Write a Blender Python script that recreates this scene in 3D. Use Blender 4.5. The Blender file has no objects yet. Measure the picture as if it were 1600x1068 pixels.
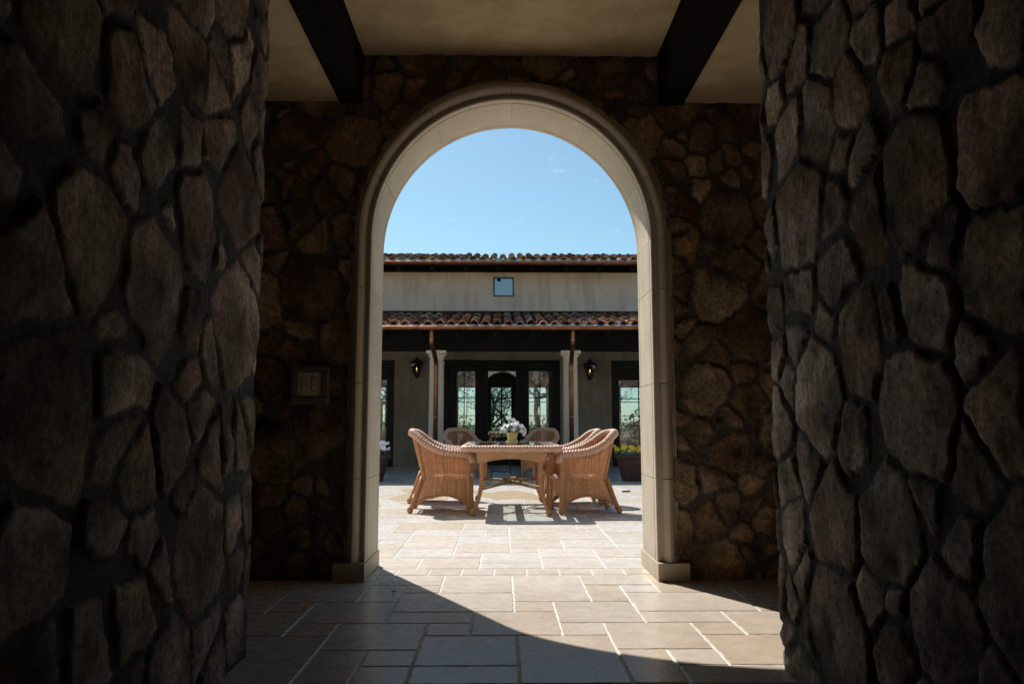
import bpy, bmesh, math, random
import numpy as np
from mathutils import Vector, Matrix
R = math.radians
random.seed(7); rng = np.random.RandomState(11)
sc = bpy.context.scene; COL = sc.collection

# ------------------------------------------------------------------ camera, sky, sun, exposure
cam = bpy.data.cameras.new('camera'); co = bpy.data.objects.new('camera', cam); COL.objects.link(co)
co.location = (0, 0, .97); co.rotation_euler = (R(90 + 6.42), 0, R(-.838))
cam.sensor_width = 36; cam.lens = 36 * 1155 / 1600; cam.clip_start = .05; cam.clip_end = 3000
sc.camera = co
SUN = Vector((-.40, .70, 1.0)).normalized()
w = bpy.data.worlds.new('World'); sc.world = w; w.use_nodes = True
nt = w.node_tree; N = nt.nodes; bg = N['Background']
sky = N.new('ShaderNodeTexSky'); sky.sky_type = 'NISHITA'; sky.sun_disc = False
sky.sun_elevation = math.asin(SUN.z); sky.sun_rotation = math.atan2(SUN.x, SUN.y)
sky.altitude = 100; sky.air_density = 1.0; sky.dust_density = .7; sky.ozone_density = 1.6
# thin cirrus wisps: a stretched noise over the sky directions
tc = N.new('ShaderNodeTexCoord'); mp = N.new('ShaderNodeMapping'); mp.inputs['Scale'].default_value = (7, 3, 16)
mp.inputs['Rotation'].default_value = (0, .5, .4); mp.inputs['Location'].default_value = (.35, 0, .1)
nz = N.new('ShaderNodeTexNoise'); nz.inputs['Scale'].default_value = 2.2; nz.inputs['Detail'].default_value = 9; nz.inputs['Roughness'].default_value = .62
cr = N.new('ShaderNodeValToRGB'); cr.color_ramp.elements[0].position = .64; cr.color_ramp.elements[1].position = .86
cr.color_ramp.elements[1].color = (.55, .55, .55, 1)
mx = N.new('ShaderNodeMix'); mx.data_type = 'RGBA'; mx.inputs[7].default_value = (8.5, 8.7, 9.0, 1)
L = nt.links.new
L(tc.outputs['Generated'], mp.inputs[0]); L(mp.outputs[0], nz.inputs[0]); L(nz.outputs[0], cr.inputs[0])
tn = N.new('ShaderNodeMix'); tn.data_type = 'RGBA'; tn.blend_type = 'MULTIPLY'; tn.inputs[0].default_value = 1; tn.inputs[7].default_value = (.91, 1.13, 1.05, 1)
L(sky.outputs[0], tn.inputs[6]); L(cr.outputs[0], mx.inputs[0]); L(tn.outputs[2], mx.inputs[6]); L(mx.outputs[2], bg.inputs[0])
bg.inputs[1].default_value = .086
sl = bpy.data.lights.new('sun', 'SUN'); so = bpy.data.objects.new('sun', sl); COL.objects.link(so)
sl.energy = 5.0; sl.angle = R(.53); sl.color = (1, .95, .88)
so.rotation_euler = (-SUN).to_track_quat('-Z', 'Y').to_euler(); so.location = SUN * 40
sc.view_settings.view_transform = 'Standard'; sc.view_settings.look = 'None'
sc.view_settings.exposure = .55; sc.view_settings.gamma = 1
sc.render.engine = 'CYCLES'
try:
    sc.cycles.use_denoising = True; sc.cycles.denoiser = 'OPENIMAGEDENOISE'
    sc.cycles.max_bounces = 12; sc.cycles.diffuse_bounces = 6; sc.cycles.transparent_max_bounces = 16
    sc.cycles.sample_clamp_indirect = 6
except Exception: pass

# ------------------------------------------------------------------ materials
class G:
    def __init__(s, name):
        s.m = bpy.data.materials.new(name); s.m.use_nodes = True; s.t = s.m.node_tree; s.n = s.t.nodes
        s.b = s.n['Principled BSDF']; s.out = s.n['Material Output']
    def add(s, typ, **kw):
        o = s.n.new('ShaderNode' + typ)
        for k, v in kw.items(): setattr(o, k, v)
        return o
    def link(s, a, b): s.t.links.new(a, b)
    def coord(s, kind='Object', scale=(1, 1, 1)):
        t = s.add('TexCoord'); m = s.add('Mapping'); m.inputs['Scale'].default_value = scale
        s.link(t.outputs[kind], m.inputs[0]); return m.outputs[0]
    def noise(s, vec, scale, detail=5, rough=.55, dist=0):
        o = s.add('TexNoise'); o.inputs['Scale'].default_value = scale; o.inputs['Detail'].default_value = detail
        o.inputs['Roughness'].default_value = rough; o.inputs['Distortion'].default_value = dist
        if vec: s.link(vec, o.inputs[0])
        return o.outputs[0]
    def ramp(s, f, stops):
        o = s.add('ValToRGB'); e = o.color_ramp.elements
        while len(e) < len(stops): e.new(.5)
        for i, (p, c) in enumerate(stops):
            e[i].position = p; e[i].color = (*c, 1) if len(c) == 3 else c
        s.link(f, o.inputs[0]); return o.outputs[0]
    def mix(s, f, a, b, mode='MIX'):
        o = s.add('Mix', data_type='RGBA', blend_type=mode)
        for i, v in ((0, f), (6, a), (7, b)):
            if isinstance(v, (int, float)): o.inputs[i].default_value = v
            elif isinstance(v, tuple): o.inputs[i].default_value = (*v, 1)
            else: s.link(v, o.inputs[i])
        return o.outputs[2]
    def math(s, op, a, b=0., c=None):
        o = s.add('Math', operation=op)
        for i, v in enumerate((a, b) if c is None else (a, b, c)):
            if isinstance(v, (int, float)): o.inputs[i].default_value = v
            else: s.link(v, o.inputs[i])
        return o.outputs[0]
    def island(s): return s.add('NewGeometry').outputs['Random Per Island']
    def bump(s, h, strength=.5, dist=.01, nrm=None):
        o = s.add('Bump'); o.inputs['Strength'].default_value = strength; o.inputs['Distance'].default_value = dist
        s.link(h, o.inputs['Height'])
        if nrm: s.link(nrm, o.inputs['Normal'])
        s.link(o.outputs[0], s.b.inputs['Normal']); return o.outputs[0]
    def set(s, col=None, rough=None, metal=None, spec=None):
        for k, v in (('Base Color', col), ('Roughness', rough), ('Metallic', metal), ('Specular IOR Level', spec)):
            if v is None: continue
            if isinstance(v, tuple): s.b.inputs[k].default_value = (*v, 1)
            elif isinstance(v, (int, float)): s.b.inputs[k].default_value = v
            else: s.link(v, s.b.inputs[k])
        return s.m

def mottled(name, a, b, scale=4, rough=.8, bump=.3, bdist=.004, bscale=60, stretch=(1, 1, 1), isl=0, metal=0, spec=.4, kind='Object'):
    g = G(name); v = g.coord(kind, stretch)
    n = g.noise(v, scale, 7, .6); c = g.ramp(n, [(.3, a), (.7, b)])
    if isl:
        k = g.math('MULTIPLY_ADD', g.island(), isl, 1 - isl / 2)
        h = g.add('HueSaturation'); g.link(c, h.inputs['Color']); g.link(k, h.inputs['Value']); c = h.outputs[0]
    g.set(c, rough, metal, spec)
    if bump: g.bump(g.noise(v, bscale, 6, .65), bump, bdist)
    return g.m

M = {}
# rubble stone: albedo comes from the per-stone attribute, plus grain
def stone_mat():
    g = G('rubble_stone'); v = g.coord('Object')
    at = g.add('Attribute', attribute_name='stone'); n1 = g.noise(v, 11, 10, .72, .4); n2 = g.noise(v, 42, 10, .78, .3)
    n3 = g.noise(g.coord('Object', (1, 1, .45)), 60, 8, .75, .8)
    vo = g.add('TexVoronoi', feature='DISTANCE_TO_EDGE'); vo.inputs['Scale'].default_value = 9; vo.inputs['Randomness'].default_value = 1
    wq = g.add('VectorMath', operation='ADD'); nn = g.add('TexNoise'); nn.inputs['Scale'].default_value = 7; g.link(v, nn.inputs[0]); g.link(v, wq.inputs[0]); g.link(nn.outputs['Color'], wq.inputs[1]); g.link(wq.outputs[0], vo.inputs['Vector'])
    crack = g.ramp(vo.outputs['Distance'], [(0, (0, 0, 0)), (.03, (1, 1, 1))])
    c = g.mix(.8, at.outputs['Color'], g.ramp(n1, [(.3, (.50, .45, .42)), (.5, (1, 1, 1)), (.72, (1.45, 1.4, 1.35))]), 'MULTIPLY')
    c = g.mix(.8, c, g.ramp(n2, [(.36, (.36, .34, .32)), (.60, (1.55, 1.53, 1.5))]), 'MULTIPLY')
    c = g.mix(.5, c, g.ramp(n3, [(.38, (.55, .5, .46)), (.62, (1.3, 1.28, 1.25))]), 'MULTIPLY')
    g.set(c, .94, 0, .2)
    b = g.math('MULTIPLY_ADD', n1, .5, g.math('ADD', g.math('MULTIPLY', n2, .9), g.math('MULTIPLY', n3, .5)))
    b = g.math('MULTIPLY_ADD', crack, .05, b)
    g.bump(b, 1.0, .022); return g.m
M['stone'] = stone_mat()
def limestone():
    g = G('cast_limestone'); v = g.coord('Object'); n = g.noise(v, 3, 7, .6); n2 = g.noise(g.coord('Object', (1, 1, .12)), 22, 6, .6)
    c = g.ramp(n, [(.3, (.46, .385, .29)), (.7, (.55, .47, .37))])
    c = g.mix(.25, c, g.ramp(n2, [(.3, (.7, .66, .62)), (.7, (1.1, 1.1, 1.1))]), 'MULTIPLY')
    k = g.math('MULTIPLY_ADD', g.island(), .14, .93)
    h = g.add('HueSaturation'); g.link(c, h.inputs['Color']); g.link(k, h.inputs['Value'])
    pit = g.ramp(g.noise(v, 210, 3, .6), [(.28, (.72, .68, .62)), (.34, (1, 1, 1))]); ck = g.mix(.7, h.outputs[0], pit, 'MULTIPLY')
    sz = g.add('SeparateXYZ'); g.link(v, sz.inputs[0]); dz = g.math('ADD', sz.outputs[2], g.math('MULTIPLY', n, .5)); gr = g.ramp(dz, [(.22, (.74, .69, .62)), (.46, (1, 1, 1))]); ck = g.mix(.8, ck, gr, 'MULTIPLY')
    g.set(ck, .72, 0, .3); g.bump(g.math('ADD', g.noise(v, 130, 6, .7), g.math('MULTIPLY', n2, 1.5)), .3, .003); return g.m
M['lime'] = limestone()
def paver():
    g = G('travertine_paver'); v = g.coord('Object'); isl = g.island()
    off = g.add('CombineXYZ'); g.link(g.math('MULTIPLY', isl, 37.), off.inputs[2])
    va = g.add('VectorMath', operation='ADD'); g.link(v, va.inputs[0]); g.link(off.outputs[0], va.inputs[1]); vv = va.outputs[0]
    n = g.noise(vv, 2.6, 8, .6, .7); n2 = g.noise(vv, 14, 8, .7); n3 = g.noise(vv, 120, 4, .7)
    c = g.ramp(n, [(.25, (.365, .312, .257)), (.5, (.415, .365, .31)), (.75, (.455, .41, .36))])
    tint = g.ramp(isl, [(0, (.90, .82, .70)), (.2, (.98, .94, .89)), (.55, (1.0, 1.0, 1.0)), (.8, (.95, .88, .79)), (1, (1.04, 1.03, 1.02))])
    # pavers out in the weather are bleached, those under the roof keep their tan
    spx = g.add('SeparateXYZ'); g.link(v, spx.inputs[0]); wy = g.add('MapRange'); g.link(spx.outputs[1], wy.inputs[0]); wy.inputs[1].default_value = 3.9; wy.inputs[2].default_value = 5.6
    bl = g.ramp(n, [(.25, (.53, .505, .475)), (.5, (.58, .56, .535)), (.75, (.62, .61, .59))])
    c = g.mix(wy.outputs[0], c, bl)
    c = g.mix(1, c, tint, 'MULTIPLY')
    c = g.mix(.35, c, g.ramp(n2, [(.3, (.80, .76, .72)), (.62, (1.08, 1.08, 1.08))]), 'MULTIPLY')
    pits = g.ramp(n3, [(.30, (.55, .5, .45)), (.36, (1, 1, 1))]); c = g.mix(.4, c, pits, 'MULTIPLY')
    r = g.math('MULTIPLY_ADD', n2, .24, .16)
    g.set(c, r, 0, .5)
    g.bump(g.math('ADD', n2, g.math('MULTIPLY', n3, .25)), .3, .003); return g.m
M['paver'] = paver()
M['grout'] = mottled('paver_grout', (.48, .45, .405), (.60, .57, .52), 12, .95, .5, .004, 90, spec=.2)
M['wet'] = mottled('wet_stone', (.27, .19, .10), (.33, .24, .135), 6, .5, .1, .002, 60)
def stucco(name, a, b, dk):
    g = G(name); v = g.coord('Object'); n = g.noise(v, 1.6, 8, .65, .8)
    st = g.noise(g.coord('Object', (1, 1, .16)), 3.2, 7, .6)
    c = g.ramp(n, [(.3, a), (.7, b)]); c = g.mix(.8, c, g.ramp(st, [(.40, dk), (.52, (1, 1, 1))]), 'MULTIPLY')
    n4 = g.noise(v, 9, 8, .7, 1.5); c = g.mix(.5, c, g.ramp(n4, [(.3, (.84, .81, .77)), (.65, (1.08, 1.08, 1.08))]), 'MULTIPLY')
    g.set(c, .9, 0, .2); g.bump(g.math('ADD', g.noise(v, 45, 7, .65), g.math('MULTIPLY', n4, 1.2)), .5, .006); return g.m
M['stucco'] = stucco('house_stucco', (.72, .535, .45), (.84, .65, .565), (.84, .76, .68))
M['shaded_porch_stucco'] = stucco('shaded_porch_stucco', (.19, .15, .12), (.26, .21, .175), (.80, .74, .68))  # house stucco darkened: the deep porch shade is put into this colour
M['plaster'] = stucco('ceiling_plaster', (.45, .345, .205), (.51, .395, .24), (.86, .80, .72))
M['cream'] = mottled('cream_column_stone', (.62, .52, .43), (.72, .61, .52), 6, .8, .2, .002, 80)
M['wood'] = mottled('dark_stained_wood', (.005, .004, .0035), (.012, .009, .007), 5, .9, .6, .004, 40, (1, .08, 1), spec=.08)
M['rafter'] = mottled('dark_rafter_wood', (.006, .005, .0045), (.012, .010, .009), 5, .85, .3, .003, 40, spec=.15)
M['door'] = mottled('dark_door_paint', (.004, .0045, .0045), (.008, .009, .009), 6, .5, .1, .001, 80, spec=.2)
M['black'] = mottled('wrought_iron', (.010, .009, .008), (.024, .020, .017), 20, .5, .2, .001, 90)
M['copper'] = mottled('weathered_copper', (.18, .070, .036), (.38, .16, .085), 7, .46, .12, .002, 30, (1, 1, .4), metal=1)
M['solder'] = mottled('dull_solder', (.3, .3, .32), (.45, .45, .47), 30, .5, 0, metal=1)
M['flash'] = mottled('lead_flashing', (.10, .115, .14), (.16, .18, .21), 12, .5, .2, .003, 40)
def tile():
    g = G('clay_roof_tile'); i = g.island(); v = g.coord('Object')
    c = g.ramp(i, [(0, (.17, .08, .05)), (.16, (.30, .14, .08)), (.3, (.10, .058, .045)), (.42, (.42, .23, .14)), (.56, (.20, .11, .075)), (.68, (.55, .38, .27)), (.78, (.13, .08, .065)), (.86, (.24, .26, .31)), (.95, (.36, .19, .12))])
    for n_ in g.t.nodes:
        if n_.type == 'VALTORGB': n_.color_ramp.interpolation = 'CONSTANT'
    n = g.noise(v, 14, 7, .7); c = g.mix(.8, c, g.ramp(n, [(.3, (.75, .70, .66)), (.65, (1.75, 1.7, 1.65))]), 'MULTIPLY')
    g.set(c, .85, 0, .3); g.bump(g.noise(v, 50, 6, .7), .5, .005); return g.m
M['tile'] = tile()
M['mortar'] = mottled('roof_mortar', (.62, .59, .55), (.76, .73, .70), 12, .95, .5, .006, 50)
def glass(name, tint, refl, fk=1.8):
    g = G(name); tr = g.add('BsdfTransparent'); tr.inputs[0].default_value = (*tint, 1)
    gl = g.add('BsdfGlossy'); gl.inputs['Roughness'].default_value = .0; gl.inputs[0].default_value = (.95, .97, 1, 1)
    lw = g.add('Fresnel'); lw.inputs[0].default_value = 1.5
    f = g.math('MAXIMUM', g.math('MULTIPLY', lw.outputs[0], fk), refl)
    n = g.noise(g.coord('Object'), 1.3, 2, .5); b = g.add('Bump'); b.inputs['Strength'].default_value = .05; b.inputs['Distance'].default_value = .02
    g.link(n, b.inputs['Height']); g.link(b.outputs[0], gl.inputs['Normal'])
    ms = g.add('MixShader'); g.link(f, ms.inputs[0]); g.link(tr.outputs[0], ms.inputs[1]); g.link(gl.outputs[0], ms.inputs[2])
    g.link(ms.outputs[0], g.out.inputs[0]); return g.m
M['glass'] = glass('door_glass', (.55, .69, .82), .17)
M['winglass'] = glass('tinted_window_glass', (.25, .3, .32), .30)
M['clear'] = glass('clear_table_glass', (.90, .94, .93), .03, .55)
def wicker(name, a, b, holes, p=.016, q=.013):
    g = G(name); uv = g.add('UVMap'); sp = g.add('SeparateXYZ'); g.link(uv.outputs[0], sp.inputs[0])
    u = g.math('DIVIDE', sp.outputs[0], p); vv = g.math('DIVIDE', sp.outputs[1], q)
    fu = g.math('ABSOLUTE', g.math('MULTIPLY_ADD', g.math('FRACT', u), 2, -1))
    par = g.math('MULTIPLY', g.math('FRACT', g.math('MULTIPLY', g.math('FLOOR', vv), .5)), 2)
    fv = g.math('ABSOLUTE', g.math('MULTIPLY_ADD', g.math('FRACT', vv), 2, -1))
    wv = g.math('SINE', g.math('MULTIPLY', g.math('ADD', u, par), math.pi))
    h = g.math('ADD', g.math('SUBTRACT', 1.15, g.math('POWER', fu, 2.)), g.math('MULTIPLY', g.math('MULTIPLY', g.math('SUBTRACT', 1., g.math('POWER', fv, 2.)), wv), .5))
    n = g.noise(g.coord('Object'), 7, 5, .6); n2 = g.noise(g.coord('Object'), 70, 3, .6)
    c = g.ramp(n, [(.3, a), (.7, b)]); c = g.mix(.55, c, g.ramp(n2, [(.3, (.7, .66, .6)), (.7, (1.2, 1.2, 1.2))]), 'MULTIPLY')
    g.set(c, .48, 0, .45); nb = g.bump(h, 1.0, .006)
    tl = g.add('BsdfTranslucent'); g.link(c, tl.inputs[0]); m1 = g.add('MixShader'); m1.inputs[0].default_value = .12 if holes else 0
    g.link(g.b.outputs[0], m1.inputs[1]); g.link(tl.outputs[0], m1.inputs[2]); last = m1.outputs[0]
    if holes:
        ho = g.math('MULTIPLY', g.math('GREATER_THAN', fu, .70), g.math('GREATER_THAN', fv, holes))
        tr = g.add('BsdfTransparent'); m2 = g.add('MixShader'); g.link(ho, m2.inputs[0]); g.link(last, m2.inputs[1]); g.link(tr.outputs[0], m2.inputs[2]); last = m2.outputs[0]
    g.link(last, g.out.inputs[0]); return g.m
WA, WB = (.50, .26, .12), (.64, .36, .18)
M['weave'] = wicker('wicker_weave_open', WA, WB, .25)
M['weave_solid'] = wicker('wicker_weave_close', WA, WB, 0)
M['weave_pale'] = wicker('wicker_weave_tabletop', (.40, .235, .15), (.50, .31, .21), 0, .012, .012)
M['braid'] = mottled('wicker_braid', (.42, .245, .16), (.57, .36, .255), 30, .5, .6, .004, 140, (1, 1, 1))
M['cane'] = mottled('cane_strands', (.44, .22, .10), (.60, .33, .165), 30, .5, .4, .002, 140, isl=.35)  # skirt cane darkened: its shade is put into the colour
M['cane_shell'] = mottled('cane_shell_strands', (.56, .29, .14), (.74, .43, .23), 30, .5, .4, .002, 140, isl=.35)  # same cane lightened: glow of light through the shell put into the colour
def _tl():
    m = M['cane_shell']; t = m.node_tree; n = t.nodes; b = n['Principled BSDF']; tl = n.new('ShaderNodeBsdfTranslucent'); mx_ = n.new('ShaderNodeMixShader'); mx_.inputs[0].default_value = .35
    t.links.new(b.inputs['Base Color'].links[0].from_socket, tl.inputs[0]); t.links.new(b.outputs[0], mx_.inputs[1]); t.links.new(tl.outputs[0], mx_.inputs[2]); t.links.new(mx_.outputs[0], n['Material Output'].inputs[0])
_tl()
M['wrap'] = mottled('cane_wrap', (.36, .165, .07), (.48, .24, .11), 30, .5, .7, .004, 110, (1, 1, 6))
M['bamboo'] = mottled('bamboo_stretcher', (.22, .145, .06), (.33, .23, .10), 14, .45, .3, .002, 60)
M['terra'] = mottled('dark_terracotta', (.045, .022, .017), (.08, .038, .029), 8, .75, .5, .004, 50)
M['soil'] = mottled('potting_soil', (.02, .013, .009), (.045, .03, .02), 30, .95, .8, .01, 50)
M['pot'] = mottled('yellow_glazed_pot', (.56, .43, .13), (.66, .53, .20), 9, .35, .1, .001, 60)
M['leaf'] = mottled('leaf_green', (.045, .11, .03), (.10, .20, .05), 40, .5, 0, isl=.6)
M['sage'] = mottled('dusty_leaf', (.26, .34, .30), (.40, .47, .43), 40, .8, 0, isl=.3)
def petal(n_, a, b): return mottled(n_, a, b, 40, .6, 0, isl=.3)
M['white_p'] = petal('white_petal', (.80, .79, .88), (.92, .92, .94)); M['yellow_p'] = petal('yellow_petal', (.80, .52, .02), (.90, .68, .04))
M['red_p'] = petal('red_petal', (.55, .03, .02), (.70, .06, .03)); M['eye_p'] = petal('orange_flower_eye', (.7, .4, .03), (.8, .5, .05))
M['bark'] = mottled('tree_bark', (.06, .05, .04), (.13, .11, .09), 12, .95, .6, .01, 30)
M['tleaf'] = mottled('oak_leaf', (.06, .10, .045), (.11, .15, .07), 2, .7, 0, isl=.6)
M['grass'] = mottled('lawn', (.09, .16, .035), (.16, .24, .06), 3, .95, .5, .02, 60)
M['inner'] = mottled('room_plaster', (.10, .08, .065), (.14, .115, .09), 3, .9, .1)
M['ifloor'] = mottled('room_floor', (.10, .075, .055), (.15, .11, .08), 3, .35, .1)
M['ivory'] = mottled('ivory_plastic', (.56, .49, .37), (.60, .53, .40), 4, .35, 0)
M['ivory_dk'] = mottled('ivory_plastic_key', (.40, .34, .25), (.44, .38, .28), 4, .4, 0)
M['lantern_glass'] = glass('lantern_glass', (.5, .42, .34), .03)
M['frame_stone'] = mottled('carved_frame_stone', (.11, .09, .07), (.17, .14, .11), 14, .9, .5, .004, 60)
M['shade'] = mottled('linen_lamp_shade', (.72, .70, .64), (.8, .78, .72), 4, .9, 0)
M['dry'] = mottled('dry_leaf', (.03, .02, .012), (.07, .045, .025), 20, .9, .3)
g = G('lamp_flame'); g.b.inputs['Emission Color'].default_value = (1, .66, .28, 1); g.b.inputs['Emission Strength'].default_value = 3; M['flame'] = g.set((1, .8, .5), .5)

# ------------------------------------------------------------------ mesh builder
class MB:
    def __init__(s): s.v = []; s.f = []; s.uv = []; s.sm = []
    def add(s, vs, fs, uvs=None, smooth=True):
        o = len(s.v); s.v += [tuple(p) for p in vs]
        s.uv += list(uvs) if uvs else [(0, 0)] * len(vs)
        for f in fs: s.f.append(tuple(i + o for i in f)); s.sm.append(smooth)
        return s
    def box(s, x0, x1, y0, y1, z0, z1):
        v = [(x, y, z) for z in (z0, z1) for y in (y0, y1) for x in (x0, x1)]
        return s.add(v, [(0, 2, 3, 1), (4, 5, 7, 6), (0, 1, 5, 4), (2, 6, 7, 3), (0, 4, 6, 2), (1, 3, 7, 5)], smooth=False)
    def tube(s, pts, rad, n=10, closed=False, cap=True, mod=None, fine=None):
        P = [Vector(p) for p in pts]; m = len(P)
        if not hasattr(rad, '__len__'): rad = [rad] * m
        T = []
        for i in range(m):
            a = P[(i - 1) % m] if (closed or i) else P[i]; b = P[(i + 1) % m] if (closed or i < m - 1) else P[i]
            T.append((b - a).normalized())
        up = Vector((0, 0, 1)) if abs(T[0].z) < .9 else Vector((1, 0, 0))
        nn = (up - T[0] * up.dot(T[0])).normalized(); vs = []; uvs = []; d = 0
        for i in range(m):
            if i: d += (P[i] - P[i - 1]).length
            nn = (nn - T[i] * nn.dot(T[i])).normalized(); bb = T[i].cross(nn)
            for k in range(n):
                a = 2 * math.pi * k / n; r = rad[i] * (mod(d, a) if mod else 1)
                vs.append(P[i] + (nn * math.cos(a) + bb * math.sin(a)) * r); uvs.append((a * rad[i], d))
        fs = []
        for i in range(m if closed else m - 1):
            for k in range(n):
                j = (i + 1) % m; fs.append((i * n + k, i * n + (k + 1) % n, j * n + (k + 1) % n, j * n + k))
        if cap and not closed: fs += [tuple(range(n - 1, -1, -1)), tuple((m - 1) * n + k for k in range(n))]
        return s.add(vs, fs, uvs)
    def lathe(s, prof, c=(0, 0, 0), n=24, mod=None):
        vs = []; fs = []
        for i, (r, z) in enumerate(prof):
            for k in range(n):
                a = 2 * math.pi * k / n; rr = r * (mod(a, z) if mod else 1)
                vs.append((c[0] + rr * math.cos(a), c[1] + rr * math.sin(a), c[2] + z))
        for i in range(len(prof) - 1):
            for k in range(n): fs.append((i * n + k, i * n + (k + 1) % n, (i + 1) * n + (k + 1) % n, (i + 1) * n + k))
        if prof[0][0] > 1e-5: fs.append(tuple(range(n - 1, -1, -1)))
        if prof[-1][0] > 1e-5: fs.append(tuple((len(prof) - 1) * n + k for k in range(n)))
        return s.add(vs, fs)
    def grid(s, fn, nu, nv, uvf=None):
        vs = []; uvs = []
        for j in range(nv + 1):
            for i in range(nu + 1):
                p = fn(i / nu, j / nv); vs.append(p); uvs.append(uvf(i / nu, j / nv) if uvf else (0, 0))
        fs = [(j * (nu + 1) + i, j * (nu + 1) + i + 1, (j + 1) * (nu + 1) + i + 1, (j + 1) * (nu + 1) + i) for j in range(nv) for i in range(nu)]
        return s.add(vs, fs, uvs)
    def build(s, name, mat, parent=None, bevel=0, solid=0, offset=0, extra=None):
        n0 = len(s.f)
        if extra: s.add(extra[0].v, extra[0].f, extra[0].uv)
        me = bpy.data.meshes.new(name); me.from_pydata(s.v, [], s.f)
        me.polygons.foreach_set('use_smooth', s.sm)
        ul = me.uv_layers.new(name='UVMap'); li = np.empty(len(me.loops), dtype=np.int32); me.loops.foreach_get('vertex_index', li)
        ul.data.foreach_set('uv', np.array(s.uv, dtype=np.float32)[li].ravel())
        me.materials.append(M[mat])
        if extra: me.materials.append(M[extra[1]]); me.polygons.foreach_set('material_index', [0] * n0 + [1] * (len(s.f) - n0))
        me.update()
        o = bpy.data.objects.new(name, me); COL.objects.link(o)
        if parent: o.parent = parent
        if bevel:
            b = o.modifiers.new('bevel', 'BEVEL'); b.width = bevel; b.segments = 2; b.limit_method = 'ANGLE'; b.angle_limit = R(40)
        if solid:
            b = o.modifiers.new('solid', 'SOLIDIFY'); b.thickness = solid; b.offset = offset
        return o
def tag(o, label=None, cat=None, group=None, kind=None):
    for k, v in (('label', label), ('category', cat), ('group', group), ('kind', kind)):
        if v: o[k] = v
    return o
def empty(name, loc=(0, 0, 0), rz=0):
    o = bpy.data.objects.new(name, None); COL.objects.link(o); o.location = loc; o.rotation_euler = (0, 0, rz); o.empty_display_size = .1; return o
def kids(o): return [c for c in bpy.data.objects if c.parent == o]
def copy_tree(o, parent=None):
    c = o.copy(); COL.objects.link(c)
    if parent: c.parent = parent
    for ch in kids(o): copy_tree(ch, c)
    return c

# ------------------------------------------------------------------ noise helpers
_perm = rng.rand(64, 64, 4)
def vnoise(x, y, s, ch=0):
    x = np.asarray(x) * s + 17.3; y = np.asarray(y) * s + 5.1
    xi = np.floor(x).astype(int); yi = np.floor(y).astype(int); fx = x - xi; fy = y - yi
    fx = fx * fx * (3 - 2 * fx); fy = fy * fy * (3 - 2 * fy); P = _perm[:, :, ch]
    a = P[xi % 64, yi % 64]; b = P[(xi + 1) % 64, yi % 64]; c = P[xi % 64, (yi + 1) % 64]; d = P[(xi + 1) % 64, (yi + 1) % 64]
    return (a * (1 - fx) + b * fx) * (1 - fy) + (c * (1 - fx) + d * fx) * fy - .5
def fbm(x, y, s, o=4, ch=0):
    return sum(vnoise(x, y, s * 2 ** k, (ch + k) % 4) * .55 ** k for k in range(o))
def sstep(a, b, x):
    t = np.clip((x - a) / (b - a), 0, 1); return t * t * (3 - 2 * t)

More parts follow.
